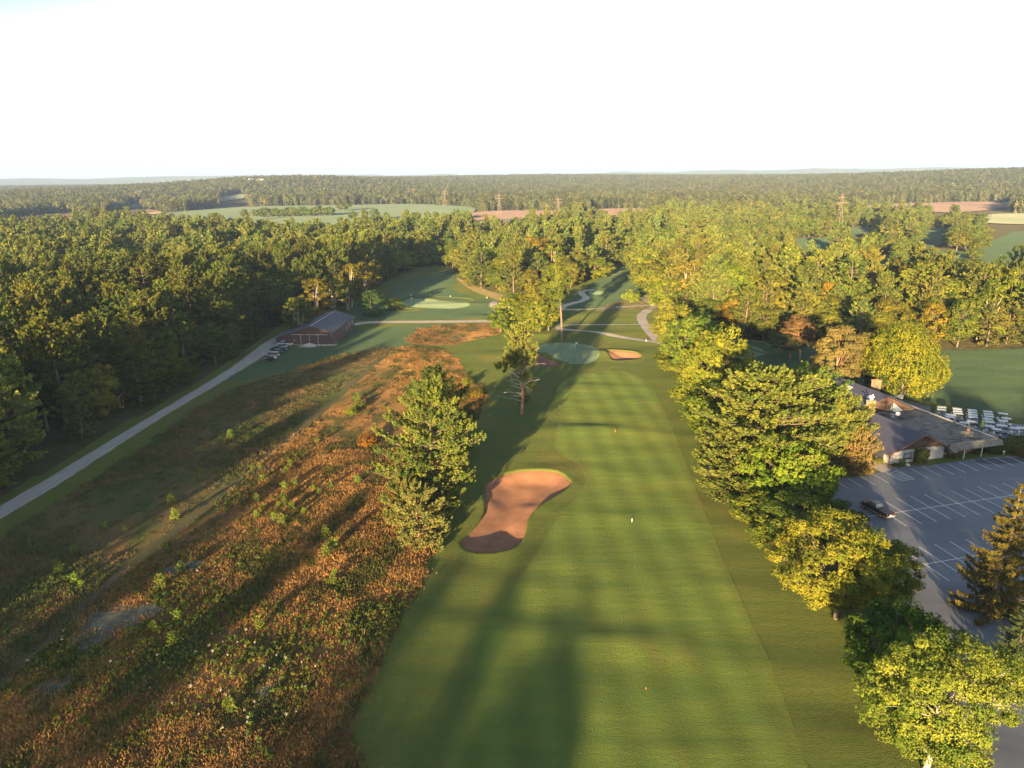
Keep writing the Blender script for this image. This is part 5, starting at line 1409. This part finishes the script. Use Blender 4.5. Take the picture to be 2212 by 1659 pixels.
for i, (xx, yy2, hh2) in enumerate([(-1.4, 1.2, .9), (-1.6, 3.4, .7), (-1.2, 5.5, .9), (.8, -1.2, .5), (15.2, -.4, 1.1), (22.4, -.2, .9)]):
    q0 = L2(xx, yy2); hedge('small_shrub', [(q0[0] + math.cos(a) * .8, q0[1] + math.sin(a) * .7) for a in np.arange(0, 6.2, .8)], hh2, ['rounded dark shrub by the clubhouse side window', 'low shrub in the bed along the clubhouse side wall', 'shrub at the tree end of the clubhouse side bed', 'tiny shrub at the clubhouse corner by the downpipe', 'reddish shrub under the porch window of the clubhouse', 'grassy shrub beneath the small porch window'][i], 30 + i, M['broad'], (.8, .75, .7) if i != 4 else (1.4, .6, .6), .2, 30, 'shrub')
blob('boulder', *L2(3.3, -1.4), .5, .45, .5, M['rock'], 9, 'pale boulder in the flower bed at the clubhouse corner', 'boulder')

# ================================================================== vehicles
def paintmat(name, col, metal=.3): return plain(name, col, .28, metal, .6, .04)
PM = {k: paintmat('car_paint_' + k, c) for k, c in dict(black=(.018, .018, .022), navy=(.02, .03, .055), silver=(.42, .43, .43), tan=(.36, .31, .25), white=(.62, .62, .60), grey=(.20, .21, .22)).items()}
def wheel(parent, x, y, r=.39, wd_=.26):
    wv = empty('wheel', (x, y, r)); wv.parent = parent
    s = 1 if y > 0 else -1
    def disc(mb, r0, r1, ya, yb, nseg=18):
        vs = []
        for yy3, rr3 in ((ya, r0), (ya, r1), (yb, r1), (yb, r0)):
            vs += [(rr3 * math.cos(2 * math.pi * k / nseg), yy3, rr3 * math.sin(2 * math.pi * k / nseg)) for k in range(nseg)]
        fs = [(j * nseg + k, j * nseg + (k + 1) % nseg, ((j + 1) % 4) * nseg + (k + 1) % nseg, ((j + 1) % 4) * nseg + k) for j in range(4) for k in range(nseg)]
        return mb.add(vs, fs)
    disc(MB(), r * .6, r, -wd_ / 2, wd_ / 2).build('tyre', M['rubber'], wv)
    m = MB(); vs = [(0, s * wd_ * .42, 0)] + [(r * .62 * math.cos(2 * math.pi * k / 18), s * wd_ * .36, r * .62 * math.sin(2 * math.pi * k / 18)) for k in range(18)]
    m.add(vs, [(0, k + 1, (k + 1) % 18 + 1) for k in range(18)]); m.build('rim', M['rim'], wv)
def loft(sections):
    """sections along x: (x, half width low, half width top, z low, z top)"""
    mb = MB(); vs = []
    for x, wl2, wt, z0, z1 in sections:
        zm = z0 + (z1 - z0) * .55
        vs += [(x, -wl2 * .94, z0), (x, -wl2, zm), (x, -wt, z1), (x, wt, z1), (x, wl2, zm), (x, wl2 * .94, z0)]
    n_ = len(sections); fs = [tuple(range(6)), tuple(range((n_ - 1) * 6, n_ * 6))]
    for i in range(n_ - 1):
        for k in range(6): fs.append((i * 6 + k, i * 6 + (k + 1) % 6, (i + 1) * 6 + (k + 1) % 6, (i + 1) * 6 + k))
    return mb.add(vs, fs)
def bevel_obj(o, wd_=.05):
    m = o.modifiers.new('bevel', 'BEVEL'); m.width = wd_; m.segments = 2; m.limit_method = 'ANGLE'; m.angle_limit = R(25)
def vehicle(kind, style, x, y, rz, paint, label, cat, group=None, L=None, trim=None, cab='full'):
    e = empty(kind, (x, y, float(T(x, y)) + .055), rz, label, cat, group)
    hw = .98 if style == 'pickup' else .90
    if style == 'pickup':
        L = L or 5.9; f = L / 2
        body = loft([(-f, hw * .96, hw * .9, .55, 1.14), (-f + .12, hw, hw * .94, .5, 1.22), (f - 1.75, hw, hw * .94, .42, 1.20), (f - .5, hw * .98, hw * .84, .42, 1.12), (f - .05, hw * .9, hw * .74, .46, .98), (f, hw * .84, hw * .7, .5, .86)])
        cabs = (-.55, 1.75) if cab == 'full' else (.1, 1.75)
        c0, c1 = cabs; zt = 1.86
        wb = (-f + 1.2, f - 1.0)
    elif style == 'van':
        L = L or 5.0; f = L / 2
        body = loft([(-f, hw * .95, hw * .88, .5, 1.02), (-f + .1, hw, hw * .93, .4, 1.06), (f - 1.3, hw, hw * .93, .36, 1.04), (f - .45, hw * .97, hw * .84, .38, .92), (f, hw * .85, hw * .7, .45, .78)])
        c0, c1, zt = -f + .12, f - 1.15, 1.78; wb = (-f + .95, f - .95)
    else:
        L = L or 4.6; f = L / 2
        body = loft([(-f, hw * .93, hw * .85, .5, .96), (-f + .12, hw, hw * .92, .38, 1.02), (f - 1.35, hw, hw * .92, .34, .98), (f - .4, hw * .96, hw * .82, .36, .86), (f, hw * .84, hw * .7, .44, .72)])
        c0, c1, zt = (-f + .25 if style == 'suv' else -f + .95), f - 1.2, (1.68 if style == 'suv' else 1.42); wb = (-f + .85, f - .85)
    b = body.build('body', paint, e); bevel_obj(b, .06)
    zb = 1.17 if style == 'pickup' else 1.0
    r0, r1 = (c0 + .35, c1 - .75) if style != 'van' else (c0 + .25, c1 - .9)
    gh = hw * .90; gt = hw * .74
    cabm = MB(); cabm.hexa([(c0, -gh, zb), (c1, -gh, zb), (c1, gh, zb), (c0, gh, zb)], [(r0, -gt, zt - .06), (r1, -gt, zt - .06), (r1, gt, zt - .06), (r0, gt, zt - .06)])
    cabm.build('window', M['glass'], e)
    rm = MB(); rm.hexa([(r0 - .06, -gt - .02, zt - .08), (r1 + .06, -gt - .02, zt - .08), (r1 + .06, gt + .02, zt - .08), (r0 - .06, gt + .02, zt - .08)], [(r0, -gt * .93, zt), (r1 - .05, -gt * .93, zt), (r1 - .05, gt * .93, zt), (r0, gt * .93, zt)])
    ro = rm.build('roof', paint, e); bevel_obj(ro, .03)
    pl = MB()
    for s in (-1, 1):
        for fx in ((0, .48, 1) if style != 'van' else (0, .33, .64, 1)):
            xb = c0 + (c1 - c0) * fx; xt = r0 + (r1 - r0) * fx
            pl.tube([(xb, s * (gh + .012), zb), (xt, s * (gt + .012), zt - .05)], .045, 4)
    pl.build('pillar', paint, e)
    if style == 'pickup':
        MB().box2(-f + .16, c0 - .08, -hw * .80, hw * .80, 1.20, 1.235).build('bed_cover', M['black'] if paint in (PM['black'],) else trim or M['black'], e)
        MB().box2(-f - .12, -f + .04, -hw * .9, hw * .9, .50, .70).build('bumper', M['rim'], e)
        for s in (-1, 1): MB().box2(-f + .1, f - .3, s * (hw + .005) - .012, s * (hw + .005) + .012, .44, .60).build('side_skirt', trim or paint, e)
    MB().box2(f - .06, f + .05, -hw * .7, hw * .7, .45, .62).build('bumper', M['black'] if style != 'pickup' else M['rim'], e)
    for s in (-1, 1):
        MB().box(f - .06, s * hw * .62, .80 if style != 'pickup' else .86, .14, .30, .16).build('headlight', M['white'], e)
        MB().box(-f + .01, s * hw * .82, 1.0, .06, .12, .26 if style != 'car' else .16).build('tail_light', M['red'], e)
        MB().box(c1 - .35, s * (hw + .10), zb + .08, .12, .2, .16).build('mirror', M['black'], e)
    MB().box(-f - .02, 0, .78, .03, .5, .16).build('number_plate', M['white'], e)
    for wx in wb:
        for s in (-1, 1):
            MB().tube([(wx, s * (hw - .30), .40), (wx, s * (hw - .012), .40)], .45, 14).build('wheel_arch', M['black'], e)
            wheel(e, wx, s * (hw - .10), .40 if style == 'pickup' else .34)
    return e
tr = Vector((64.8, 113.3)); hd = math.atan2(4.3, -2.0) 
vehicle('pickup_truck', 'pickup', 64.0, 113.6, math.atan2(.94, -.33), PM['black'], 'black crew-cab pickup truck with tan lower trim parked alone in the lot', 'truck', None, 5.9, PM['tan'])
GC = 'vehicles parked on the grass beside the barn'
def vat(px_, py_): return at(px_, py_)
cars = [('parked_jeep', 'suv', 584.5, 778.5, 'black', 4.2, 'small black off-roader with grey roof, nearest the camera in the barn row', 'car'),
        ('parked_van', 'van', 587.5, 770, 'tan', 5.0, 'silver-tan minivan parked behind the small black off-roader', 'van'),
        ('parked_car', 'suv', 596, 763.5, 'navy', 4.6, 'dark blue car parked between the minivan and the black pickup', 'car'),
        ('pickup_truck', 'pickup', 602, 757.5, 'black', 5.5, 'black pickup truck parked in the barn row next to the silver car', 'truck'),
        ('parked_car', 'suv', 606, 752, 'silver', 4.6, 'silver car parked in the barn row beside the white pickup', 'car'),
        ('pickup_truck', 'pickup', 616, 747.5, 'white', 5.6, 'white single-cab pickup truck closest to the barn doors', 'truck')]
for kd, stl, px_, py_, pc, ln_, lb, ct in cars:
    q = vat(px_, py_)
    vehicle(kd, stl, q[0], q[1], math.pi + R(-6) if pc != 'white' else math.pi + R(-10), PM[pc], lb, ct, GC, ln_, None, 'single' if pc == 'white' else 'full')

# ---- golf carts
def cart_proto():
    e = empty('golf_cart', (0, 0, 0))
    b = MB(); b.prism([(-1.15, .35), (-1.15, .75), (-.95, .82), (-.35, .80), (-.3, .42), (.35, .38), (.62, .80), (.95, .82), (1.15, .62), (1.18, .35)], -.56, .56); o = b.build('body', M['cart_white'], e); bevel_obj(o, .05)
    MB().box2(-.75, -.15, -.54, .54, .80, .93).build('seat', M['rim'], e)
    MB().box(-.78, 0, 1.10, .12, 1.06, .42, 0, -.15).build('backrest', M['rim'], e)
    r = MB().box(-.02, 0, 1.90, 1.95, 1.22, .09).build('roof', M['cart_white'], e); bevel_obj(r, .03)
    for x_, xt, s in ((.72, .62, 1), (.72, .62, -1), (-.95, -.85, 1), (-.95, -.85, -1)):
        MB().tube([(x_, s * .52, .78), (xt, s * .52, 1.87)], .03, 5).build('post', M['black'], e)
    MB().box(.68, 0, 1.33, .03, .98, 1.0, 0, -.09).build('windscreen', M['glass_pale'], e)
    MB().tube([(.55, .28, .85), (.32, .28, 1.10)], .03, 5).build('steering_column', M['black'], e)
    MB().box2(-1.35, -.95, -.45, .45, .42, .52).build('bag_rack', M['black'], e)
    for x_ in (-.75, .85):
        for s in (-1, 1):
            MB().tube([(x_, s * .40, .23), (x_, s * .60, .23)], .23, 10).build('wheel', M['rubber'], e)
    return e
def copy_tree(o, parent=None):
    c = o.copy(); COL.objects.link(c); c.parent = parent
    for ch in list(o.children): copy_tree(ch, c)
    return c
def c4(x, y, z): return at((3400 + x / 4.88) * .576, (1440 + y / 4.88) * .576, z)
columns = [
 [(640, 425, 0), (640, 468, 0)],
 [(925, 455, 0), (935, 497, 0), (945, 540, 0)],
 [(1200, 482, 0), (1205, 524, 0), (1212, 566, 0), (1216, 608, 0)],
 [(1488, 510, 0), (1500, 556, 0), (1512, 600, 0), (1490, 648, 0), (1520, 698, 0)],
 [(1762, 545, 1), (1828, 633, 0), (1762, 680, 0), (1740, 762, 0)],
 [(815, 568, 0), (785, 606, 0)],
 [(1190, 688, 0), (1060, 712, 0)],
 [(1980, 812, 2), (2112, 808, 2), (2240, 812, 2)],
 [(1520, 775, 2), (1650, 830, 2)],
]
proto = cart_proto(); usedp = False
names = ['one', 'two', 'three', 'four', 'five', 'six', 'seven', 'eight', 'nine']
for ci, colm in enumerate(columns):
    for k, (cx_, cy_, ori) in enumerate(colm):
        x, y = c4(cx_, cy_, 1.9)
        e = proto if not usedp else copy_tree(proto); usedp = True
        e.location = (x, y, float(T(x, y)) + .06); e.rotation_euler = (0, 0, R([-24, 156, -32][ori]) + rnd.uniform(-.06, .06))
        tag(e, f"white-roofed golf cart, {ordn(k)} down column {names[ci]} counted outward from the flat-roofed wing", 'golf cart', 'golf carts parked behind the clubhouse')
q1 = [((1040 + k * 88) , 335 + k * 9) for k in range(5)] + [(1030 + k * 88, 368 + k * 8) for k in range(5)] + [(130 + k * 90, 292 - k * 4) for k in range(3)] + [(150 + k * 80, 322 - k * 2) for k in range(2)]
for k, (cx_, cy_) in enumerate(q1):
    x, y = at((3060 + cx_ / 4.367) * .576, (1400 + cy_ / 4.367) * .576, 1.9)
    e = copy_tree(proto); e.location = (x, y, float(T(x, y)) + .06); e.rotation_euler = (0, 0, R(62) + rnd.uniform(-.08, .08))
    tag(e, f"shaded golf cart, {ordn(k)} in the line under the trees behind the clubhouse roof ridge", 'golf cart', 'golf carts lined up behind the clubhouse ridge')
# folded umbrella, tent-like parasol and litter bin near the carts
def canopy(name, x, y, h, r, mat, label, z0=.7):
    e = empty(name, (x, y, float(T(x, y)) + .05), 0, label, 'parasol')
    MB().tube([(0, 0, 0), (0, 0, h)], .04, 6).build('pole', M['steel'], e)
    MB().tube([(0, 0, h), (0, 0, h - .25), (0, 0, h * z0 - .4)], [.03, r * .5, r], 8).build('canopy', mat, e)
M['lime'] = plain('lime_fabric', (.42, .50, .06), .8); M['teal'] = plain('teal_fabric', (.05, .42, .38), .7)
x, y = c4(1365, 850, 0); canopy('parasol', x, y, 2.6, .38, M['lime'], 'folded lime-green parasol standing beside the parked golf carts', .5)
x, y = c4(1600, 1010, 2.3); canopy('parasol', x, y, 2.5, 1.7, M['teal'], 'open teal parasol at the far corner of the clubhouse', 1.0)

# ---- poles, flags, markers
M['yellow'] = plain('yellow_paint', (.7, .55, .08), .6); M['orange'] = plain('orange_plastic', (.7, .16, .05), .6)
def flagstick(px_, py_, h, label, flag):
    x, y = at(px_, py_); e = empty('flagstick', (x, y, float(T(x, y)) + .05), 0, label, 'flagstick', None)
    MB().tube([(0, 0, 0), (0, 0, h)], .03, 6).build('pole', M['white'], e)
    f = MB().hexa([(0, -.015, h - .55), (.7, .10, h - .5), (.7, .13, h - .5), (0, .015, h - .55)], [(0, -.015, h), (.7, .10, h - .1), (.7, .13, h - .1), (0, .015, h)]); f.build('flag', flag, e)
flagstick(1243, 757, 2.6, 'white flagstick on the putting green beyond the fairway', M['white'])
flagstick(888, 656, 2.6, 'flagstick on the far pale green beyond the barn', M['yellow'])
def post(name, px_, py_, h, r, mat, label, cat, capm=None, group=None):
    x, y = at(px_, py_); e = empty(name, (x, y, float(T(x, y)) + .03), 0, label, cat, group)
    MB().tube([(0, 0, 0), (0, 0, h)], r, 6).build('post', mat, e)
    MB().box(0, 0, h + .05, r * 2.2, r * 2.2, .12).build('cap', capm or mat, e)
post('yardage_marker', 1365, 1128, .55, .045, M['white'], 'short white marker post standing in the middle of the fairway', 'marker post')
post('yardage_marker', 1329, 938, .45, .06, M['orange'], 'small orange marker in the fairway past the sand bunker', 'marker post')
post('yardage_marker', 1395, 1492, .15, .03, M['orange'], 'tiny orange peg in the fairway near the camera', 'marker post')
post('sign_post', 1187, 686, 1.3, .14, M['black'], 'dark post beside the looping cart path, next to the bare trunk', 'post')
post('sign_post', 1246, 711, 1.4, .13, M['black'], 'dark post where the thin cart path bends', 'post')
for (a_, b_), lb in zip([(1142, 668), (1227, 656), (1170, 670), (1189, 712)], ['dark post by the upper cart path fork', 'dark post beside the winding cart path', 'dark post on the upper path near the fork', 'dark post at the start of the lower cart path']):
    post('path_post', a_, b_, 1.0, .09, M['black'], lb, 'post')
for (a_, b_), lb in zip([(1408, 662), (1396, 737), (973, 642.5), (1052, 645), (888, 639), (930, 638)], ['white box on a post where the wide cart path crosses', 'white box on a post at the lower path junction', 'white tee marker beyond the far bunker', 'white tee marker on the mown rise near the far wood', 'small white marker left of the far green rise', 'small white marker above the far green']):
    post('tee_box_marker', a_, b_, .6, .13, M['white'], lb.replace('left of', 'beside'), 'marker')
x, y = c4(1770, 1300, 0); e = empty('bollard_light', (x, y, float(T(x, y)) + .03), 0, 'small white globe bollard in front of the hedge by the lot', 'bollard')
MB().tube([(0, 0, 0), (0, 0, .6)], .10, 8).build('post', M['concrete'], e)
MB().tube([(0, 0, .6), (0, 0, .68), (0, 0, .85), (0, 0, .95)], [.12, .24, .22, .05], 10).build('globe', M['white'], e)
# bird feeder hanging in the yellow tree
x, y = at(1866, 1312); e = empty('bird_feeder', (x, y, float(T(x, y))), 0, 'orange bird feeder on a pole beneath the yellow broad-crowned tree', 'bird feeder')
MB().tube([(0, 0, 0), (0, 0, 1.9)], .05, 6).build('pole', M['trim_dark'], e); MB().box(0, 0, 2.05, .38, .38, .4).build('box', M['orange'], e); MB().box(0, 0, 2.3, .55, .55, .08).build('roof', M['yellow'], e)
# power pylons and a few houses far away
def pylon(px_, py_, d_, h, label):
    x, _ = top(px_, py_, d_); z = float(T(x, d_)); h = _ + 2 - z; e = empty('power_pylon', (x, d_, z), R(20), label, 'pylon', 'power pylons over the distant woods')
    m = MB(); r_ = .13
    for sx, sy in ((-1, -1), (1, -1), (-1, 1), (1, 1)): m.tube([(sx * 3.2, sy * 3.2, 0), (sx * .9, sy * .9, h * .62), (sx * .5, sy * .5, h)], r_, 4)
    for k in range(6):
        z0 = h * k / 6; w0 = 3.2 - 2.5 * (z0 / h); z1 = h * (k + 1) / 6; w1 = 3.2 - 2.5 * (z1 / h)
        m.tube([(-w0, -w0, z0), (w1, -w1, z1)], r_ * .6, 4); m.tube([(w0, w0, z0), (-w1, w1, z1)], r_ * .6, 4)
    m.build('lattice_mast', M['rusty'], e)
    for zz3, ww in ((.78, 7), (.92, 5)): MB().box(0, 0, h * zz3, ww * 2, .5, .5).build('cross_arm', M['rusty'], e)
for i, (a_, b_, d_, h, lb) in enumerate([(1078, 421, 1150, 36, 'pylon beyond the middle of the pale green field'), (1206, 430, 1050, 36, 'pylon above the pink field beyond the middle wood'), (960, 412, 1500, 36, 'pylon over the woods beyond the far end of the green field'),
        (893, 408, 1900, 34, 'pylon among distant woods above the green field'), (797, 399, 2250, 34, 'faint pylon above the distant woods over the green field'), (1820, 424, 760, 36, 'pylon standing among the trees of the far parkland'),
        (538, 366, 2900, 44, 'thin mast on the distant ridge above the tan field'), (640, 372, 2700, 34, 'first pylon along the distant ridge crest'), (656, 372, 2700, 34, 'second pylon along the distant ridge crest'), (672, 372, 2700, 34, 'third pylon along the distant ridge crest'), (690, 372, 2700, 34, 'fourth pylon along the distant ridge crest')]):
    pylon(a_, b_, d_, h + 4, lb)
def house(px_, py_, d_, wd_, h, label, mat, extra=14):
    x, _ = top(px_, py_, d_); z = float(T(x, d_)) + extra; e = empty('distant_house', (x, d_, z), R(-8), label, 'house')
    MB().box2(-wd_ / 2, wd_ / 2, -5, 5, -extra - 1, h).build('wall', mat, e)
    MB().prism([(-6, h), (6, h), (0, h + 3.5)], -wd_ / 2 - .5, wd_ / 2 + .5, 'x').build('roof', M['barn_roof'], e)
    for k in range(3): MB().box2(-wd_ * .35 + k * wd_ * .3, -wd_ * .35 + k * wd_ * .3 + 1.2, -5.06, -5.01, h * .3, h * .75).build('window', M['glass'], e)
house(563, 385.5, 2350, 26, 7, 'long white farmhouse on the distant wooded ridge', M['white'])
house(543, 386, 2400, 16, 6, 'small white farmhouse beside the long one on the ridge', M['white'])
house(300, 405, 1850, 20, 6, 'brown-roofed house among woods above the tan field', M['tan'])
house(1091, 474, 840, 12, 3, 'pale blue-grey shed beyond the middle wood near the pink field', M['barn_roof'], 5)

# ================================================================== saplings, bushes and meadow plants
make_tree('sap', pine, PI_, M['bark'], seed=141, h=1.8, Rm=.85, base=.04, n_whorl=9, n_br=5, leaf=.28, wl=.05, dens_=2.2, tuftn=7, up=.9, irregular=.3, plume=.4)
make_tree('sap2', pine, PI_, M['bark'], seed=142, h=1.5, Rm=.95, base=.04, n_whorl=7, n_br=5, leaf=.28, wl=.05, dens_=2.2, tuftn=7, up=.7, irregular=.5, plume=.4)
SAPS = [(330, 1028), (432, 1026), (372, 1093), (228, 1146), (272, 1154), (563, 1014), (617, 1024), (567, 1038), (615, 1059), (637, 1051), (678, 1059), (713, 1056), (555, 1088), (612, 1083), (602, 1098), (615, 1094), (630, 1104),
        (567, 1108), (555, 1121), (593, 1128), (610, 1136), (657, 1111), (705, 1163), (380, 1126), (497, 949), (685, 956), (627, 1008), (162, 1200), (358, 1197), (128, 1237), (163, 1263), (177, 1272), (350, 1277), (392, 1240), (385, 1343),
        (333, 1365), (377, 1395), (707, 1202), (722, 1247), (717, 1265), (560, 1365), (497, 1540), (547, 1015), (690, 1068), (720, 1190), (880, 860), (770, 866), (773, 1045)]
ref = at(905, 1160)
pts = sorted([at(a, b) for a, b in SAPS], key=lambda q: math.dist(q, ref))
for i, q in enumerate(pts):
    s_ = rnd.uniform(.5, .95)
    put_tree('pine_sapling', 'sap' if i % 3 else 'sap2', q[0], q[1], 1.75 * s_, .95 * s_, f'young pine in the meadow, {ordn(i)} closest to the tall pine clump by the bunker', 'pine saplings scattered in the meadow', (1.0, 1.15, .9))
make_tree('bush0', broad, BR, M['bark'], seed=150, h=1.6, Rm=1.3, base=.0, nc=22, nl=60, leaf=.24, wl=.15, cr=.4)
for i, (a_, b_, s_, tn, lb) in enumerate([(1363, 652, 3.2, (1.3, 1.25, .9), 'tall pale reedy bush beside the far tee'), (1130, 868, 1.2, (1.0, .8, .9), 'low twiggy bush at the foot of the half-dead pine'), (795, 960, 1.6, (1.3, .5, .6), 'dark reddish bush in the meadow beside the tallest pine'),
        (1010, 832, 1.3, (1, 1, .7), 'green bush at the corner of the orange meadow'), (1030, 858, 1.2, (1.2, .9, .7), 'brownish bush on the meadow corner by the fairway rough'), (1018, 617, 2.2, (1.1, .95, .8), 'scrubby bush under the middle wood pine'), (1085, 632, 2.2, (1.1, 1, .8), 'scrubby bush before the bright green tree of the middle wood'),
        (775, 880, 1.2, (1, 1.1, .8), 'green bush among the orange grass above the tall pines'), (758, 892, 1.1, (1, 1.1, .8), 'small green bush near the mown track')]):
    q = at(a_, b_); put_tree('bush', 'bush0', q[0], q[1], 1.6 * s_, 1.3 * s_, lb, None, tn, cat='bush')

# tufts of long dry grass
def tuftmesh(name, mat, n, size, hgt, seed, lw=.055, lean=.35, tall=1.0, leafy=False):
    rs_ = np.random.RandomState(seed); b = rs_.normal(0, size * .36, (n, 2)); h = hgt * rs_.uniform(.5, 1.15, n) * (1 - .3 * np.hypot(b[:, 0], b[:, 1]) / size)
    ln = rs_.normal(0, lean, (n, 2)); a = rs_.uniform(0, 3.14, n); w2 = lw * rs_.uniform(.7, 1.5, n)
    dx, dy = np.cos(a) * w2, np.sin(a) * w2; z = np.zeros(n)
    V = np.stack([np.column_stack([b[:, 0] - dx, b[:, 1] - dy, z]), np.column_stack([b[:, 0] + dx, b[:, 1] + dy, z]), np.column_stack([b[:, 0] + dx * .6 + ln[:, 0] * h, b[:, 1] + dy * .6 + ln[:, 1] * h, h]), np.column_stack([b[:, 0] - dx * .2 + ln[:, 0] * h, b[:, 1] - dy * .2 + ln[:, 1] * h, h])], 1).reshape(-1, 3)
    return mesh_np(name, V, np.arange(len(V), dtype=np.int32).reshape(-1, 4), mat, rs_.uniform(0, 1, n))
def leafy(name, mat, n, r, h, seed, lf):
    rs_ = np.random.RandomState(seed); d_2 = unit(rs_.normal(0, 1, (n, 3))); p = d_2 * rs_.uniform(.3, 1, (n, 1)) * np.array([r, r, h / 2]) + np.array([0, 0, h / 2])
    V, Fc = leafquads(p, unit(d_2 + rs_.normal(0, .5, (n, 3)) + np.array([0, 0, .4])), rs_.normal(0, 1, (n, 3)) + np.array([0, 0, 1.2]), np.full(n, lf), np.full(n, lf * .6))
    return mesh_np(name, V, Fc, mat, rs_.uniform(0, 1, n))
def sinnoise(P, sc_, seed):
    r_ = np.random.RandomState(seed); z = 0
    for k in range(7):
        a = r_.uniform(0, 6.28); f = sc_ * r_.uniform(.6, 1.8); z = z + np.sin(P[:, 0] * f * math.cos(a) + P[:, 1] * f * math.sin(a) + r_.uniform(0, 6.28))
    return z / 2.6
def fill(Q, dn, seed, dnear=True):
    rs_ = np.random.RandomState(seed); A = np.array(Q); lo = np.maximum(A.min(0), [-140, 20]); hi = A.max(0)
    n_ = int((hi - lo).prod() * dn); P_ = rs_.uniform(lo, hi, (n_, 2)); P_ = P_[inside(P_, A)]
    vx, vy = proj(P_[:, 0], P_[:, 1], np.zeros(len(P_))); P_ = P_[(vx > -60) & (vx < 2260) & (vy < 1720)]
    dd = P_[:, 1]; return P_[rs_.rand(len(P_)) < np.clip(95 / dd, 0, 1) ** 1.2]
Pm = np.concatenate([fill(MEAD_L, 2.4, 1), fill(MEAD_R, 3.3, 2), fill(MEAD_I, 2.5, 3)])
trkp = strip(spline(G(TRK), 5, False), 1.7)
Pm = Pm[~inside(Pm, trkp)]
s1 = sinnoise(Pm, .12, 3)
wz = sinnoise(Pm, .16, 21)
bz = np.ones(len(Pm), bool)
for Q in BARE:
    dq, iq = dist_poly(Pm, Q); bz &= ~(iq & (dq > rs.rand(len(Pm)) ** 2 * 2.6))
Pm = Pm[bz]; s1 = s1[bz]; wz = wz[bz]
keep = rs.rand(len(Pm)) < np.clip(.62 + .7 * s1, .08, 1) * np.where((Pm[:, 1] < 100) & (Pm[:, 0] > -60), np.clip(.85 - .8 * wz, .15, 1), 1); Pg = Pm[keep]; s1 = s1[keep]
n = len(Pg); dd = Pg[:, 1]
sz = rs.uniform(.7, 1.35, n) * (1 + .25 * np.clip(s1, -1, 1))
scatter('meadow_grass', [tuftmesh('tuft', M['blades'], 44, .95, .33, 300 + i, .032 + .008 * i, .4) for i in range(3)], np.column_stack([Pg, T(Pg[:, 0], Pg[:, 1]) + .02]),
        np.column_stack([rs.normal(0, .06, n), rs.normal(0, .06, n), rs.uniform(0, 6.28, n)]), np.column_stack([sz * (1 + dd / 300), sz * (1 + dd / 300), sz * rs.uniform(.6, 1.15, n)]), rs.randint(0, 3, n), 'long dry orange grass covering the meadow')
# green weeds and white flower heads in the near corner
Pw = fill(MEAD_R, 4.2, 9); s2_ = sinnoise(Pw, .16, 21) + .5 * sinnoise(Pw, .5, 22)
nearw = smooth(112, 84, Pw[:, 1]) if False else 1 - smooth(84, 112, Pw[:, 1])
kp = (rs.rand(len(Pw)) < nearw * np.clip(.42 + .75 * s2_, 0, 1)) ; Pw1 = Pw[kp]
Pw2 = fill(MEAD_L, .5, 10); s3_ = sinnoise(Pw2, .10, 31); Pw2 = Pw2[(s3_ > .35)]
Pw3 = fill(MEAD_R, .3, 12); s4_ = sinnoise(Pw3, .13, 33); Pw3 = Pw3[s4_ > .5]
okb = [np.all([~inside(k_, Q) for Q in BARE], axis=0) for k_ in (Pw1, Pw2, Pw3)]; Pw1, Pw2, Pw3 = Pw1[okb[0]], Pw2[okb[1]], Pw3[okb[2]]
Pa = np.concatenate([Pw1, Pw2, Pw3]); n = len(Pa); which = np.concatenate([rs.randint(0, 3, len(Pw1)), np.full(len(Pw2), 3), np.full(len(Pw3), 3)])
which = np.where((which == 2) & (rs.rand(n) < .5), 3, which)
sz = rs.uniform(.55, 1.3, n)
scatter('meadow_weeds', [leafy(f'weed', M['weed'], 34, .22, .48, 400 + i, .13) for i in range(3)] + [leafy('weed', M['weed_dark'], 44, .42, .6, 410, .20)], np.column_stack([Pa, T(Pa[:, 0], Pa[:, 1]) + .02]),
        np.column_stack([np.zeros(n), np.zeros(n), rs.uniform(0, 6.28, n)]), np.column_stack([sz, sz, sz]), which, 'green and yellow weeds growing through the meadow grass')
Pf = fill(MEAD_R, .35, 14); fz = sinnoise(Pf, .2, 41); Pf = Pf[(rs.rand(len(Pf)) < (1 - smooth(84, 105, Pf[:, 1])) * np.clip(-.02 + .30 * fz, 0, .35))]; n = len(Pf)
scatter('meadow_flowers', [leafy('flower_heads', M['flower'], 16, .22, .3, 420 + i, .12) for i in range(2)], np.column_stack([Pf, T(Pf[:, 0], Pf[:, 1]) + .55]),
        np.zeros((n, 3)), np.ones((n, 3)) * rs.uniform(.6, 1.3, (n, 1)), rs.randint(0, 2, n), 'white wild flowers among the weeds of the near meadow')

# ================================================================== haze
hz = MB().box2(-15500, 15500, -2400, 15500, -60, 215).build('haze', M['white'])
hz['kind'] = 'stuff'; hz['label'] = 'thin morning haze over the whole landscape'
hm = bpy.data.materials.new('haze'); hm.use_nodes = True; ht = hm.node_tree; ht.nodes.clear()
ho = ht.nodes.new('ShaderNodeOutputMaterial'); hv = ht.nodes.new('ShaderNodeVolumePrincipled')
hv.inputs['Color'].default_value = (.42, .60, 1.0, 1); hv.inputs['Density'].default_value = 0.7e-4; hv.inputs['Anisotropy'].default_value = 0.0
ht.links.new(hv.outputs[0], ho.inputs['Volume'])
hz.data.materials.clear(); hz.data.materials.append(hm)
